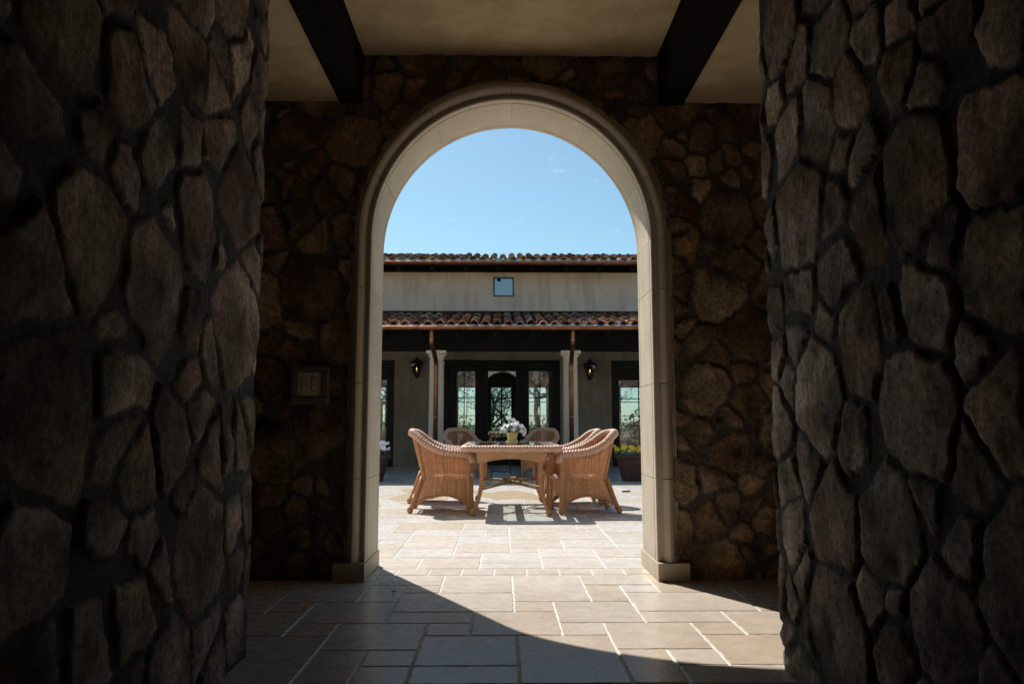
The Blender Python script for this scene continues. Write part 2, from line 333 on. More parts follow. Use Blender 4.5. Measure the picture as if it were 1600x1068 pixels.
# ------------------------------------------------------------------ rubble masonry: a height field of fitted stones
def rubble(U, V, umax, vmax, seed, size=(.12, .27), warm=0, relief=.25, gain=1.):
    r = np.random.RandomState(seed); pts = []; rad = []
    for _ in range(9000):
        q = r.rand() ** 1.1; rr = size[0] + (size[1] - size[0]) * q
        p = np.array([r.uniform(-.3, umax + .3), r.uniform(-.3, vmax + .3)])
        if all((p[0] - a[0]) ** 2 + ((p[1] - a[1]) * .92) ** 2 > ((rr + b) * .74) ** 2 for a, b in zip(pts, rad)): pts.append(p); rad.append(rr)
    P = np.array(pts); W = np.array(rad); n = len(P)
    ang = r.rand(n) * math.pi; asp = r.uniform(.0, .22, n)
    sh = U.shape; u = U.ravel(); v = V.ravel()
    uu = u + .06 * fbm(u, v, 2.6, 2, 0) + .014 * fbm(u, v, 24, 3, 2); vv = v + .06 * fbm(u + 9, v, 2.6, 2, 1) + .014 * fbm(u + 3, v, 24, 3, 3)
    hh = np.zeros(u.size); cc = np.zeros((u.size, 3))
    base = [(.26, .21, .165), (.24, .195, .155), (.21, .17, .135), (.28, .22, .16), (.19, .155, .125), (.28, .24, .195), (.22, .165, .12), (.26, .215, .175), (.30, .25, .195)]
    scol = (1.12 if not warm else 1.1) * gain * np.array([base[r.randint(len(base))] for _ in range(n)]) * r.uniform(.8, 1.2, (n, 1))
    scol = scol * (np.array([1.08, .97, .80]) if warm else np.array([.98, 1.0, 1.06]))
    sh0 = r.uniform(0, .026, n); tx = r.uniform(-.17, .17, n); ty = r.uniform(-.17, .17, n); jw = r.uniform(.004, .011, n)
    ncut = 3; ca = r.uniform(0, 2 * math.pi, (n, ncut)); cd = W[:, None] * r.uniform(.80, 1.8, (n, ncut))
    for i0 in range(0, u.size, 40000):
        a = uu[i0:i0 + 40000, None] - P[None, :, 0]; b = vv[i0:i0 + 40000, None] - P[None, :, 1]
        D = a * a + b * b - W[None] ** 2 * .9
        idx = np.argpartition(D, 6, axis=1)[:, :7]; Ds = np.take_along_axis(D, idx, 1); o = np.argsort(Ds, axis=1)
        idx = np.take_along_axis(idx, o, 1); Ds = np.take_along_axis(Ds, o, 1); c0 = idx[:, 0]
        e = np.full(len(c0), 9.)
        for k in range(1, 7):
            dist = np.linalg.norm(P[idx[:, k]] - P[c0], axis=1) + 1e-6; e = np.minimum(e, (Ds[:, k] - Ds[:, 0]) / (2 * dist))
        ug = u[i0:i0 + 40000]; vg = v[i0:i0 + 40000]
        for k in range(ncut):
            lx_ = uu[i0:i0 + 40000] - P[c0, 0]; ly_ = vv[i0:i0 + 40000] - P[c0, 1]
            e = np.minimum(e, cd[c0, k] - (lx_ * np.cos(ca[c0, k]) + ly_ * np.sin(ca[c0, k])))
        e = e + .014 * fbm(ug, vg, 13, 4, 1)
        j = jw[c0] + .018 * np.clip(vnoise(ug, vg, 2.3, 2) + .10, 0, 1)
        m = sstep(j - .001, j + .012, e); dome = np.sqrt(np.clip((e - j) / .085, 0, 1))
        lx = uu[i0:i0 + 40000] - P[c0, 0]; ly = vv[i0:i0 + 40000] - P[c0, 1]
        rid = 1 - 2 * np.abs(fbm(ug + c0 * 3.1, vg * .8 + c0 * 1.7, 7, 4, 1))
        fac = np.abs(lx * np.cos(ang[c0]) + ly * np.sin(ang[c0]) - .02)
        face = sh0[c0] + tx[c0] * lx + ty[c0] * ly - .10 * fac + .008 * dome + .026 * fbm(ug + c0, vg, 10, 5, 3) + .024 * rid
        hh[i0:i0 + 40000] = m * np.maximum(face + .026, .012) + (1 - m) * (.006 + .006 * fbm(ug, vg, 26, 3, 0))
        mc = np.array([.125, .11, .092]) if warm else np.array([.092, .092, .096])
        blot = (1 + 1.3 * fbm(ug + c0 * 2.3, vg + c0, 5, 3, 2))[:, None]
        rust = np.clip(fbm(ug * 1.0 + c0 * 5, vg, 6, 4, 0) * 2.6 - .1, 0, 1)[:, None]
        sc_ = scol[c0] * blot; sc_ = sc_ * (1 - .5 * rust) + np.array([.19, .105, .055]) * .5 * rust
        cc[i0:i0 + 40000] = m[:, None] * sc_ + (1 - m)[:, None] * mc
    return hh.reshape(sh) * relief, np.clip(cc, .015, .8).reshape(*sh, 3)

def stone_sheet(name, path, z0, z1, step, seed, parent=None, mask=None, size=(.12, .27), warm=0, gain=1.):
    """path: (x,y) polyline; outward normal is to the LEFT of travel; height field displaces along it"""
    P = np.array(path, float); seg = np.linalg.norm(np.diff(P, axis=0), axis=1); cs = np.r_[0, np.cumsum(seg)]; Ln = cs[-1]
    nu = int(Ln / step); nv = int((z1 - z0) / step); s = np.linspace(0, Ln, nu + 1); z = np.linspace(z0, z1, nv + 1)
    X = np.interp(s, cs, P[:, 0]); Y = np.interp(s, cs, P[:, 1])
    k = 5; Xs = np.convolve(np.pad(X, k, 'edge'), np.ones(2 * k + 1) / (2 * k + 1), 'valid'); Ys = np.convolve(np.pad(Y, k, 'edge'), np.ones(2 * k + 1) / (2 * k + 1), 'valid')
    tx = np.gradient(Xs); ty = np.gradient(Ys); l = np.hypot(tx, ty); nx = -ty / l; ny = tx / l
    U, V = np.meshgrid(s, z); h, c = rubble(U, V, Ln, z1 - z0, seed, size, warm, gain=gain)
    X3 = X[None] + nx[None] * h; Y3 = Y[None] + ny[None] * h; Z3 = V + 0 * h
    co_ = np.stack([X3, Y3, Z3], -1).reshape(-1, 3); w_ = nu + 1
    I, J = np.meshgrid(np.arange(nu), np.arange(nv)); a = (J * w_ + I).ravel(); F = np.stack([a, a + 1, a + w_ + 1, a + w_], 1)
    if mask is not None:
        ok = mask(co_[:, 0], co_[:, 2]); F = F[ok[F].all(1)]
        used = np.unique(F); re = np.full(len(co_), -1); re[used] = np.arange(len(used)); F = re[F]; co_ = co_[used]; cf = c.reshape(-1, 3)[used]
    else: cf = c.reshape(-1, 3)
    me = bpy.data.meshes.new(name); me.vertices.add(len(co_)); me.vertices.foreach_set('co', co_.ravel())
    me.loops.add(len(F) * 4); me.loops.foreach_set('vertex_index', F.ravel().astype(np.int32)); me.polygons.add(len(F))
    me.polygons.foreach_set('loop_start', np.arange(0, len(F) * 4, 4, dtype=np.int32))
    me.update(calc_edges=True); me.polygons.foreach_set('use_smooth', np.ones(len(F), bool))
    at = me.color_attributes.new('stone', 'FLOAT_COLOR', 'POINT'); at.data.foreach_set('color', np.c_[cf, np.ones(len(cf))].astype(np.float32).ravel())
    me.materials.append(M['stone']); o = bpy.data.objects.new(name, me); COL.objects.link(o)
    if parent: o.parent = parent
    return o

# ================================================================== GROUND
gm = MB(); gm.box(-400, 400, -300, 700, -1.2, -.12); tag(gm.build('ground', 'grass'), kind='structure')
gp = MB(); gp.box(-9.5, 9.5, -4.2, 17.72, -.119, -.004); tag(gp.build('paving_bed', 'grout'), kind='structure')
MX, X0 = .2165, .073
jy = [2.92, 3.134, 3.352, 3.57, 3.79, 4.01, 4.235, 4.45, 4.66, 4.97]       # rows -1 .. 8
def yl(j):
    if j < -1: return 2.92 + (j + 1) * MX
    if j <= 8: return jy[j + 1]
    return 4.97 + (j - 8) * .2135
JW = .0042
pv = MB()
def paver_tile(i0, i1, j0, j1, xo=0):
    x0 = X0 + (i0 + xo) * MX + JW * random.uniform(.7, 1.2); x1 = X0 + (i1 + xo) * MX - JW * random.uniform(.7, 1.2)
    y0 = yl(j0) + JW * random.uniform(.7, 1.2); y1 = yl(j1) - JW * random.uniform(.7, 1.2)
    near = y0 < 7; st = .035 if near else .3; ring = []
    def edge(ax, ay, bx, by, ox, oy):
        n = max(1, int(math.hypot(bx - ax, by - ay) / st)); ph = random.random() * 9
        for k in range(n):
            t = k / n; d = 0
            if near: d = .0022 * math.sin(ph + t * 17) * random.random() + random.uniform(-.001, .0022) + (.004 if random.random() < .05 else 0)
            if near and k == 0: d = .004
            ring.append((ax + (bx - ax) * t + ox * d, ay + (by - ay) * t + oy * d))
    edge(x0, y0, x1, y0, 0, 1); edge(x1, y0, x1, y1, -1, 0); edge(x1, y1, x0, y1, 0, -1); edge(x0, y1, x0, y0, 1, 0)
    cx, cy = (x0 + x1) / 2, (y0 + y1) / 2; z = random.uniform(-.0006, .0006); n = len(ring)
    e = .0045; top = [(x + (e if x < cx else -e), y + (e if y < cy else -e), z) for x, y in ring]
    bot = [(x, y, z - .0038) for x, y in ring]
    pv.add(top + bot, [tuple(range(n))] + [(k, n + k, n + (k + 1) % n, (k + 1) % n) for k in range(n)], smooth=False)
occ = set()
known = [(0,2,5,8),(-1,1,2,4),(0,1,4,5),(1,3,3,5),(2,3,5,7),(2,4,7,8),(3,4,6,7),(4,6,6,8),(3,6,4,6),(3,5,3,4),(1,2,2,3),(2,4,1,3),(4,5,2,3),(5,7,2,4),
 (2,3,-1,1),(3,4,0,1),(4,7,0,2),(0,2,-1,2),(-2,0,0,2),(-2,-1,2,3),(-3,-1,3,4),(-3,0,4,6),(-3,-2,6,7),(-4,-2,7,8),(-4,-3,5,7),(-2,0,6,8),(-6,-4,5,8),
 (-5,-3,3,5),(-4,-2,1,3),(-4,-3,-1,1),(-3,-2,0,1),(-5,-4,2,3),(-7,-5,2,4),(-6,-5,4,5),(-8,-6,4,8),(-7,-4,-1,2),(6,9,5,8),(6,8,4,5),(7,10,2,4),(-3,-2,-1,0),(-2,0,-1,0),(3,5,-1,0),
 (1,3,26-17,28-17),(3,5,9,11),(-3,-1,9,11),(-1,1,10,12),(-2,0,12,14)]
for a, b, c, d in known:
    cells = {(i, j) for i in range(a, b) for j in range(c, d)}
    if cells & occ: continue
    occ |= cells; paver_tile(a, b, c, d)
for i in range(-42, 42):
    occ.add((i, 8)); paver_tile(i, i + 1, 8, 9, .46)
sizes = [(2, 2), (3, 2), (2, 3), (2, 1), (3, 2), (3, 3), (3, 2), (2, 2), (4, 3), (4, 2)]
JMAX = 68
for j in range(-33, JMAX):
    for i in range(-42, 42):
        if (i, j) in occ: continue
        random.shuffle(sizes)
        for a, b in sizes + [(1, 1)]:
            cells = {(i + p, j + q) for p in range(a) for q in range(b)}
            if not (cells & occ) and (j + b <= 8 or j > 8) and i + a <= 42 and j + b <= JMAX: break
        occ |= cells; paver_tile(i, i + a, j, j + b)
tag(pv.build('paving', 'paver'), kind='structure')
wets = [[(-1.49, 9.99), (-1.46, 10.36), (-1.37, 10.62), (-1.26, 10.72), (-1.36, 10.88), (-1.53, 11.45), (-1.48, 11.56), (-1.28, 11.54), (-1.08, 11.21), (-0.89, 10.38), (-0.71, 10.16), (-0.73, 9.76), (-0.88, 9.67), (-1.05, 9.76), (-1.14, 9.67), (-1.24, 9.72), (-1.34, 9.67)],
 [(-0.46, 11.26), (-0.32, 11.13), (-0.17, 10.87), (0.04, 11.2), (0.22, 11.16), (0.35, 10.96), (0.42, 10.83), (0.58, 10.07), (0.65, 9.91), (0.44, 9.91), (0.17, 10.05), (-0.05, 9.88), (-0.18, 10.08), (-0.37, 10.71)],
 [(-1.27, 9.41), (-1.21, 9.51), (-1.09, 9.47), (-1.01, 9.44), (-1.1, 9.35), (-1.23, 9.36)], [(-1.6, 9.0), (-1.6, 9.33), (-1.50, 9.3), (-1.46, 9.2), (-1.45, 9.04)]]
for k, wp in enumerate(wets):
    wm = MB(); ring = []
    for a, b in zip(wp, wp[1:] + wp[:1]):
        for t in (0, .33, .66): ring.append((a[0] + (b[0] - a[0]) * t + random.uniform(-.012, .012), a[1] + (b[1] - a[1]) * t + random.uniform(-.03, .03), .0022))
    wm.add(ring, [tuple(reversed(range(len(ring))))] if False else [tuple(range(len(ring)))], smooth=False)
    tag(wm.build('water_stain', 'wet'), kind='structure')

# ================================================================== ARCH PAVILION
XC, ZS, RA, YN, YF = .068, 2.20, .922, 4.80, 5.26
VR = .955 / RA
def arch_pts(off, n=72, zb=.0):
    """outline of the opening offset outwards by off: list of (x, z, s)"""
    pts = []; r = RA + off; rv = RA * VR + off
    nj = 12
    for k in range(nj): pts.append((XC - r, zb + (ZS - zb) * k / nj))
    for k in range(n + 1):
        a = math.pi - math.pi * k / n; pts.append((XC + r * math.cos(a), ZS + rv * math.sin(a)))
    for k in range(nj): pts.append((XC + r, ZS - (ZS - zb) * (k + 1) / nj))
    return pts
wall = empty('arch_wall', (XC, 5.0, 0)); tag(wall, 'rough stone wall pierced by the tall round arch with pale limestone surround', 'stone wall')
WI = wall.matrix_basis.inverted()
def to_parent(o, p): o.parent = p; o.matrix_parent_inverse = Matrix.Translation(-Vector(p.location)) if False else Matrix(); o.location = -Vector(p.location); return o
def inside_arch(x, z, off):
    d = np.abs(x - XC); return np.where(z < ZS, d < RA + off, (d / (RA + off)) ** 2 + ((z - ZS) / (RA * VR + off)) ** 2 < 1)
msk = lambda x, z: ~inside_arch(x, z, .07)
near_masonry = stone_sheet('masonry', [(3.5, YN + .01), (-3.3, YN + .01)][::1], 0, 3.56, .0125, 5, mask=msk, warm=1, size=(.05, .24)); to_parent(near_masonry, wall)
far_masonry = stone_sheet('masonry', [(-7, YF - .05), (7, YF - .05)], -.1, 3.9, .03, 8, mask=msk); to_parent(far_masonry, wall)
# surround: profile (offset, y) swept in blocks
prof = [(0.0, YF + .012), (0, YF - .03), (.006, YF - .034), (0.0, YF - .04), (0, YN + .05), (.005, YN + .046), (.005, YN + .04), (0, YN + .036), (0, YN - .012), (.006, YN - .018), (.016, YN - .018), (.019, YN + .012), (.024, YN + .036)]
for k in range(9):
    a = math.pi * k / 8; prof.append((.078 - .046 * math.cos(a), YN + .034 - .086 * math.sin(a)))
prof += [(.128, YN + .02), (.130, YN - .003), (.140, YN - .003), (.143, YN + .05)]
def block(z_a, z_b, side=None, ang=None, gap=.0022):
    m = MB(); rows = []
    if ang is None:
        for z in (z_a + gap, z_b - gap): rows.append([(XC + side * (RA + o), y, z) for o, y in prof])
    else:
        a0, a1 = ang; n = 10
        for k in range(n + 1):
            a = a0 + .0022 + (a1 - a0 - .0044) * k / n
            rows.append([(XC + (RA + o) * math.cos(a), y, ZS + (RA * VR + o) * math.sin(a)) for o, y in prof])
    np_ = len(prof); vs = [p for r_ in rows for p in r_]; nr = len(rows)
    fs = [(i * np_ + k, i * np_ + k + 1, (i + 1) * np_ + k + 1, (i + 1) * np_ + k) for i in range(nr - 1) for k in range(np_ - 1)]
    fs += [tuple(range(np_)), tuple((nr - 1) * np_ + k for k in range(np_ - 1, -1, -1))]
    return vs, fs
su = MB(); PH = .112
for side in (-1, 1):
    zs = [PH, .63, 1.24, 1.86]
    for a, b in zip(zs, zs[1:]): v_, f_ = block(a, b, side); su.add(v_, f_)
    # top jamb block runs into the spring
    v_, f_ = block(1.86, ZS, side, gap=.0022); su.add([(x, y, z if z < 2 else ZS) for x, y, z in v_], f_)
angs = [0, 24, 57, 90, 123, 156, 180]
for a, b in zip(angs, angs[1:]): v_, f_ = block(0, 0, ang=(R(a), R(b))); su.add(v_, f_)
so_ = su.build('arch_surround', 'lime'); to_parent(so_, wall)
em = so_.modifiers.new('split', 'EDGE_SPLIT'); em.split_angle = R(32)
ln = MB()   # mortar bed just behind the blocks, shows in the joints
ln.grid(lambda u, v: (lambda p: (p[0], YN - .006 + (YF - YN + .006) * v, p[1]))(arch_pts(.004, 72)[int(round(u * 96))]), 96, 1)
ln.grid(lambda u, v: (lambda p: (p[0], YN - .006, p[1]))(arch_pts(.004 + .12 * v, 72)[int(round(u * 96))]), 96, 1)
to_parent(ln.build('joint_mortar', 'grout'), wall)
fb = MB()   # flat band on the courtyard side
nA = 97
fb.grid(lambda u, v: (lambda p: (p[0], YF + .010, p[1]))(arch_pts(.005 + .17 * v, 72)[int(round(u * 96))]), 96, 1)
fb.grid(lambda u, v: (lambda p: (p[0], YF + .010 - .07 * v, p[1]))(arch_pts(.175, 72)[int(round(u * 96))]), 96, 1)
to_parent(fb.build('courtyard_trim', 'lime'), wall)
for side in (-1, 1):
    pl = MB(); xi = XC + side * (RA - .006); xo = XC + side * (RA + .195)
    pl.box(min(xi, xo), max(xi, xo), YN - .065, YN + .06, 0, PH)
    xi2 = XC + side * (RA - .0055); xo2 = XC + side * (RA + .15); pl.box(min(xi2, xo2), max(xi2, xo2), YN + .061, YF + .05, 0, PH)
    to_parent(pl.build('plinth', 'lime', bevel=.004), wall)
core = MB()  # wall core: above, left, right, so no light leaks through
core.box(-7, XC - RA - .145, YN + .055, YF - .10, 0, 3.9); core.box(XC + RA + .145, 7, YN + .055, YF - .10, 0, 3.9)
core.box(XC - RA - .144, XC + RA + .144, YN + .055, YF - .10, ZS + RA * VR + .145, 3.9)
# spandrel fill
for k in range(72):
    o = .13; a0 = math.pi * k / 72; a1 = math.pi * (k + 1) / 72
    for yy in (YN + .056, YF - .101):
        pass
def sp(u, v, yy):
    i = int(round(u * 72)); a = math.pi * i / 72; x = XC + (RA + .13) * math.cos(a); z = ZS + (RA * VR + .13) * math.sin(a)
    return (x, yy, z + (3.4 - z) * v)
for yy in (YN + .06, YF - .11): core.grid(lambda u, v: sp(u, v, yy), 72, 1)
to_parent(core.build('wall_core', 'grout'), wall)
cp = MB(); cp.box(-7.05, 7.05, 4.9, YF + .06, 3.9, 3.98); to_parent(cp.build('coping', 'lime', bevel=.01), wall)

# piers: two thick stone walls of the passage, wrapping round their far corner
def pier(x, yc, side, seed, label):
    e = empty('stone_wall', (x, 1.5, 0)); tag(e, label, 'stone wall')
    c = .05; far = (-3.6 if side < 0 else 3.8)
    path = [(x, -3.6), (x, yc - c), (x + side * c * .3, yc - c * .3), (x + side * c, yc), (far, yc)]
    if side > 0: path = path
    else: path = path[::-1]
    # normal must point to the passage (towards the axis) and to +Y
    P = path if side > 0 else path
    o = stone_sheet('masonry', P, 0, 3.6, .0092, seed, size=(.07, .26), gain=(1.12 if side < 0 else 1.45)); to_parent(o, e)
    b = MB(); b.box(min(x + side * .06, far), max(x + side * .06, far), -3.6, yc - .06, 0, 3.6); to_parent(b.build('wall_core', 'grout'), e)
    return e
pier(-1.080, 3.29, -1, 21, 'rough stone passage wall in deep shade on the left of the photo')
pier(1.148, 3.14, 1, 34, 'rough stone passage wall on the right with a sunlit foot')

# ceiling with beams
ce = empty('ceiling', (0, 3.9, 3.2)); tag(ce, kind='structure')
p1 = MB(); p1.box(-.95, 1.08, -3.6, 4.83, 3.475, 3.58); to_parent(p1.build('plaster_panel', 'plaster'), ce)
p2 = MB(); p2.box(-3.6, -1.00, -3.6, 4.83, 3.142, 3.57); to_parent(p2.build('plaster_panel', 'plaster'), ce)
p3 = MB(); p3.box(1.12, 3.8, -3.6, 4.83, 3.148, 3.57); to_parent(p3.build('plaster_panel', 'plaster'), ce)
for (xa, xb, lb) in ((-1.092, -.938, 'dark timber ceiling beam on the left above the arch'), (1.062, 1.232, 'dark timber ceiling beam on the right above the arch')):
    b = MB(); b.box(xa, xb, -3.55, 4.795, 3.126, 3.56); o = b.build('ceiling_beam', 'wood', bevel=.006); tag(o, lb, 'ceiling beam', 'ceiling beams of the passage')
rs = MB(); rs.box(-7, 7, -3.9, YN + .05, 3.585, 3.9); pav = empty('added_storey', (0, 2, 3.6)); tag(pav, 'unseen stucco storey added above the stone passage to cut sky light', 'building')
L0 = to_parent(rs.build('roof_slab', 'mortar'), pav)
us = MB(); us.box(-7, 7, -3.9, 5.10, 3.985, 4.9); to_parent(us.build('upper_wall', 'stucco'), pav)  # unseen storey, added to block sky and bounce sun into the courtyard
us = MB(); us.box(-7.3, 7.3, -4.2, 5.3, 4.9, 5.0); to_parent(us.build('roof', 'terra'), pav)
ow = MB(); ow.box(-3.9, -3.55, -3.9, 4.85, 0, 3.58); ow.box(3.75, 4.1, -3.9, 4.85, 0, 3.58); ow.box(-3.55, 3.75, -3.9, -3.62, 0, 3.58)
tag(ow.build('rear_wall', 'stucco'), 'plain plaster wall closing the dark passage', 'wall')

# dimmer plate on the left of the arch, in a stone frame
sw = empty('light_switch', (-1.2275, YN - .03, 1.15)); tag(sw, 'ivory double dimmer plate in a stone frame on the dark wall left of the arch', 'light switch')
def L_(o, p): return to_parent(o, p)
f = MB(); xa, xb, za, zb = -1.345, -1.11, 1.105, 1.345; yq = YN - .055
for bx in ((xa, xb, zb - .035, zb), (xa, xb, za, za + .045), (xa, xa + .04, za + .046, zb - .036), (xb - .04, xb, za + .046, zb - .036)): f.box(bx[0], bx[1], yq, YN + .02, bx[2], bx[3])
L_(f.build('stone_frame', 'frame_stone', bevel=.006), sw)
f = MB(); f.box(-1.304, -1.151, YN - .042, YN - .028, 1.153, 1.307); cpz = L_(f.build('cover_plate', 'ivory', bevel=.003), sw)
for cx in (-1.262, -1.196):
    f = MB(); f.box(cx - .018, cx + .018, YN - .046, YN - .040, 1.178, 1.282); o = f.build('dimmer', 'ivory_dk', bevel=.0015); L_(o, sw)
    f = MB(); f.box(cx - .012, cx + .012, YN - .053, YN - .047, 1.19, 1.222); f.box(cx - .012, cx + .012, YN - .051, YN - .047, 1.236, 1.262)
    k = f.build('slider', 'ivory'); k.parent = o

# ================================================================== HOUSE
house = empty('house', (0, 17.7, 0)); tag(house, 'stucco house with two clay tile roofs and dark glazed doors across the courtyard', 'house')
YW = 17.7; KS = 1.041
def SX(x): return x * KS
def SZ(z): return .97 + (z - .97) * KS
ops = [(-1.31, 1.36, 0, 2.47), (2.54, 5.0, 0, 2.46), (-4.9, -2.45, 0, 2.46), (-.185, .293, 3.945, 4.405)]
ops = [(SX(a), SX(b), (SZ(c) if c else 0), SZ(d)) for a, b, c, d in ops]
xs = sorted({-8., 8.} | {o[0] for o in ops} | {o[1] for o in ops}); zs = sorted({-.1, 3.2, 4.85} | {o[2] for o in ops} | {o[3] for o in ops})
hw = MB(); hw2 = MB()
for xa, xb in zip(xs, xs[1:]):
    for za, zb in zip(zs, zs[1:]):
        cx, cz = (xa + xb) / 2, (za + zb) / 2
        if any(o[0] < cx < o[1] and o[2] < cz < o[3] for o in ops): continue
        (hw if za < 3 else hw2).add([(xa, YW, za), (xb, YW, za), (xb, YW, zb), (xa, YW, zb)], [(0, 1, 2, 3)], smooth=False)
for a, b, c, d in ops:
    y2 = YW + .3; hw.add([(a, YW, c), (a, y2, c), (a, y2, d), (a, YW, d)], [(0, 1, 2, 3)], smooth=False); hw.add([(b, YW, c), (b, YW, d), (b, y2, d), (b, y2, c)], [(0, 1, 2, 3)], smooth=False)
    hw.add([(a, YW, d), (a, y2, d), (b, y2, d), (b, YW, d)], [(0, 1, 2, 3)], smooth=False); hw.add([(a, YW, c), (b, YW, c), (b, y2, c), (a, y2, c)], [(0, 1, 2, 3)], smooth=False)
L_(MB().box(-8.2, -8.0, YW, 24.3, -.1, 4.8).build('side_wall', 'stucco'), house); L_(MB().box(8, 8.2, YW, 24.3, -.1, 4.8).build('side_wall', 'stucco'), house)

def split_parts(mb, name, mat):
    fs = [tuple(tuple(round(c, 4) for c in mb.v[i]) for i in f) for f in mb.f]; groups = []
    for k, f in enumerate(fs):
        hit = [g_ for g_ in groups if any(p in g_[1] for p in f)]; ng = ([k], set(f))
        for h_ in hit: ng[0].extend(h_[0]); ng[1].update(h_[1]); groups.remove(h_)
        groups.append(ng)
    for g_ in groups:
        m = MB()
        for k in sorted(g_[0]): m.add([mb.v[i] for i in mb.f[k]], [tuple(range(len(mb.f[k])))], smooth=False)
        bm = bmesh.new(); o = m.build(name, mat); bm.from_mesh(o.data); bmesh.ops.remove_doubles(bm, verts=bm.verts, dist=.0005); bm.to_mesh(o.data); bm.free(); L_(o, house)
split_parts(hw, 'porch_wall', 'shaded_porch_stucco'); hw2.add([(-8, YW, 4.85), (8, YW, 4.85), (8, YW, 4.93), (-8, YW, 4.93)], [(0, 1, 2, 3)], smooth=False); L_(hw2.build('upper_wall', 'stucco'), house)
# interior shell
iw = MB(); wins = [(-.36, .36), (-1.42, -.80), (.88, 1.50), (-5.2, -3.72), (3.86, 5.2)]
xs = sorted({-8., 8.} | {v for w_ in wins for v in w_}); z0w, z1w = .55, 2.22
YB = 24.0
for xa, xb in zip(xs, xs[1:]):
    cx = (xa + xb) / 2; o = any(w_[0] < cx < w_[1] for w_ in wins)
    if o: iw.box(xa, xb, YB, YB + .25, 0, z0w); iw.box(xa, xb, YB, YB + .25, z1w, 3.4)
    else: iw.box(xa, xb, YB, YB + .25, 0, 3.4)
iw.box(-8, 8, YW + .31, YB, 3.0, 3.1); iw.box(-8, -2.2, YW + .31, YW + .4, 2.6, 3.0)
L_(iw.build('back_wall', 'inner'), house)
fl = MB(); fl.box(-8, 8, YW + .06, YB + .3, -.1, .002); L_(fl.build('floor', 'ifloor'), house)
for a, b in wins:
    f = MB(); t = .035
    f.box(a, a + t, YB + .05, YB + .10, z0w, z1w); f.box(b - t, b, YB + .05, YB + .10, z0w, z1w); f.box(a, b, YB + .051, YB + .099, z1w - t, z1w); f.box(a, b, YB + .051, YB + .099, z0w, z0w + t)
    nm = 2
    for k in range(1, nm): x = a + (b - a) * k / nm; f.box(x - .012, x + .012, YB + .06, YB + .09, z0w, z1w)
    for z in (1.28, 1.72): f.box(a, b, YB + .062, YB + .088, z - .012, z + .012)
    L_(f.build('window', 'door'), house)
# glazed doors
def leaf(x0, x1, ztop, zrows, label=None, parent=house, y=YW + .12, st=.135, handle=None):
    f = MB(); zb = zrows[0]; zt = zrows[-1]
    f.box(x0 + .004, x0 + st, y, y + .05, .012, ztop); f.box(x1 - st, x1 - .004, y, y + .05, .012, ztop)
    f.box(x0 + st, x1 - st, y + .001, y + .049, zt, ztop); f.box(x0 + st, x1 - st, y + .001, y + .049, .012, zb)
    xm = (x0 + x1) / 2; f.box(xm - .011, xm + .011, y + .006, y + .044, zb, zt)
    for z in zrows[1:-1]: f.box(x0 + st, x1 - st, y + .008, y + .042, z - .011, z + .011)
    o = L_(f.build('door', 'door', bevel=.003), parent)
    p = MB(); p.add([(x0 + st, y + .025, zb), (x1 - st, y + .025, zb), (x1 - st, y + .025, zt), (x0 + st, y + .025, zt)], [(0, 1, 2, 3)], smooth=False)
    q = p.build('pane', 'glass'); q.parent = o
    if handle:
        h = MB(); h.tube([(handle, y - .05, 1.0), (handle, y - .05, 1.14)], .009, 8); h.tube([(handle, y, 1.07), (handle, y - .05, 1.07)], .008, 8); h.build('handle', 'black').parent = o
    return o
rows = [SZ(v) for v in (.33, .96, 1.605, 2.215)]
DT = SZ(2.385)
fr = MB(); fr.box(SX(-1.309), SX(1.359), YW + .06, YW + .2, DT, SZ(2.469)); fr.box(SX(-1.309), SX(-1.235), YW + .061, YW + .2, .01, DT); fr.box(SX(1.285), SX(1.359), YW + .061, YW + .2, .01, DT)
for x in (SX(-.445), SX(.48)): fr.box(x - .03, x + .03, YW + .062, YW + .2, .01, DT)
L_(fr.build('door_frame', 'door', bevel=.004), house)
leaf(SX(-1.235), SX(-.445) - .03, DT - .005, rows); leaf(SX(-.445) + .03, SX(.48) - .03, DT - .005, rows, st=.12, handle=.415); leaf(SX(.48) + .03, SX(1.285), DT - .005, rows)
for a, b in ((SX(2.54), SX(5.0)), (SX(-4.9), SX(-2.45))):
    f = MB(); f.box(a, b, YW + .06, YW + .2, 2.38, SZ(2.46) - .001); f.box(a, a + .07, YW + .061, YW + .2, .01, 2.38); f.box(b - .07, b, YW + .061, YW + .2, .01, 2.38); L_(f.build('door_frame', 'door'), house)
    m_ = (a + b) / 2; leaf(a + .07, m_, 2.37, [.33, .96, 1.605, 2.05], st=.13); leaf(m_, b - .07, 2.37, [.33, .96, 1.605, 2.05], st=.13)
# small upper window
f = MB(); a, b, c, d = ops[3]; t = .032; y = YW - .012
f.box(a, b, y, y + .1, d - t, d); f.box(a, b, y, y + .1, c, c + t); f.box(a, a + t, y + .001, y + .1, c + t, d - t); f.box(b - t, b, y + .001, y + .1, c + t, d - t)
M['blueframe'] = mottled('slate_painted_frame', (.035, .045, .06), (.05, .062, .08), 6, .5, 0)
uw = L_(f.build('window', 'blueframe', bevel=.003), house)
p = MB(); p.add([(a + t, y + .03, c + t), (b - t, y + .03, c + t), (b - t, y + .03, d - t), (a + t, y + .03, d - t)], [(0, 1, 2, 3)], smooth=False); p.build('pane', 'winglass').parent = uw
p = MB(); p.box(a, b, y + .12, y + .13, c, d); p.build('blind', 'inner').parent = uw

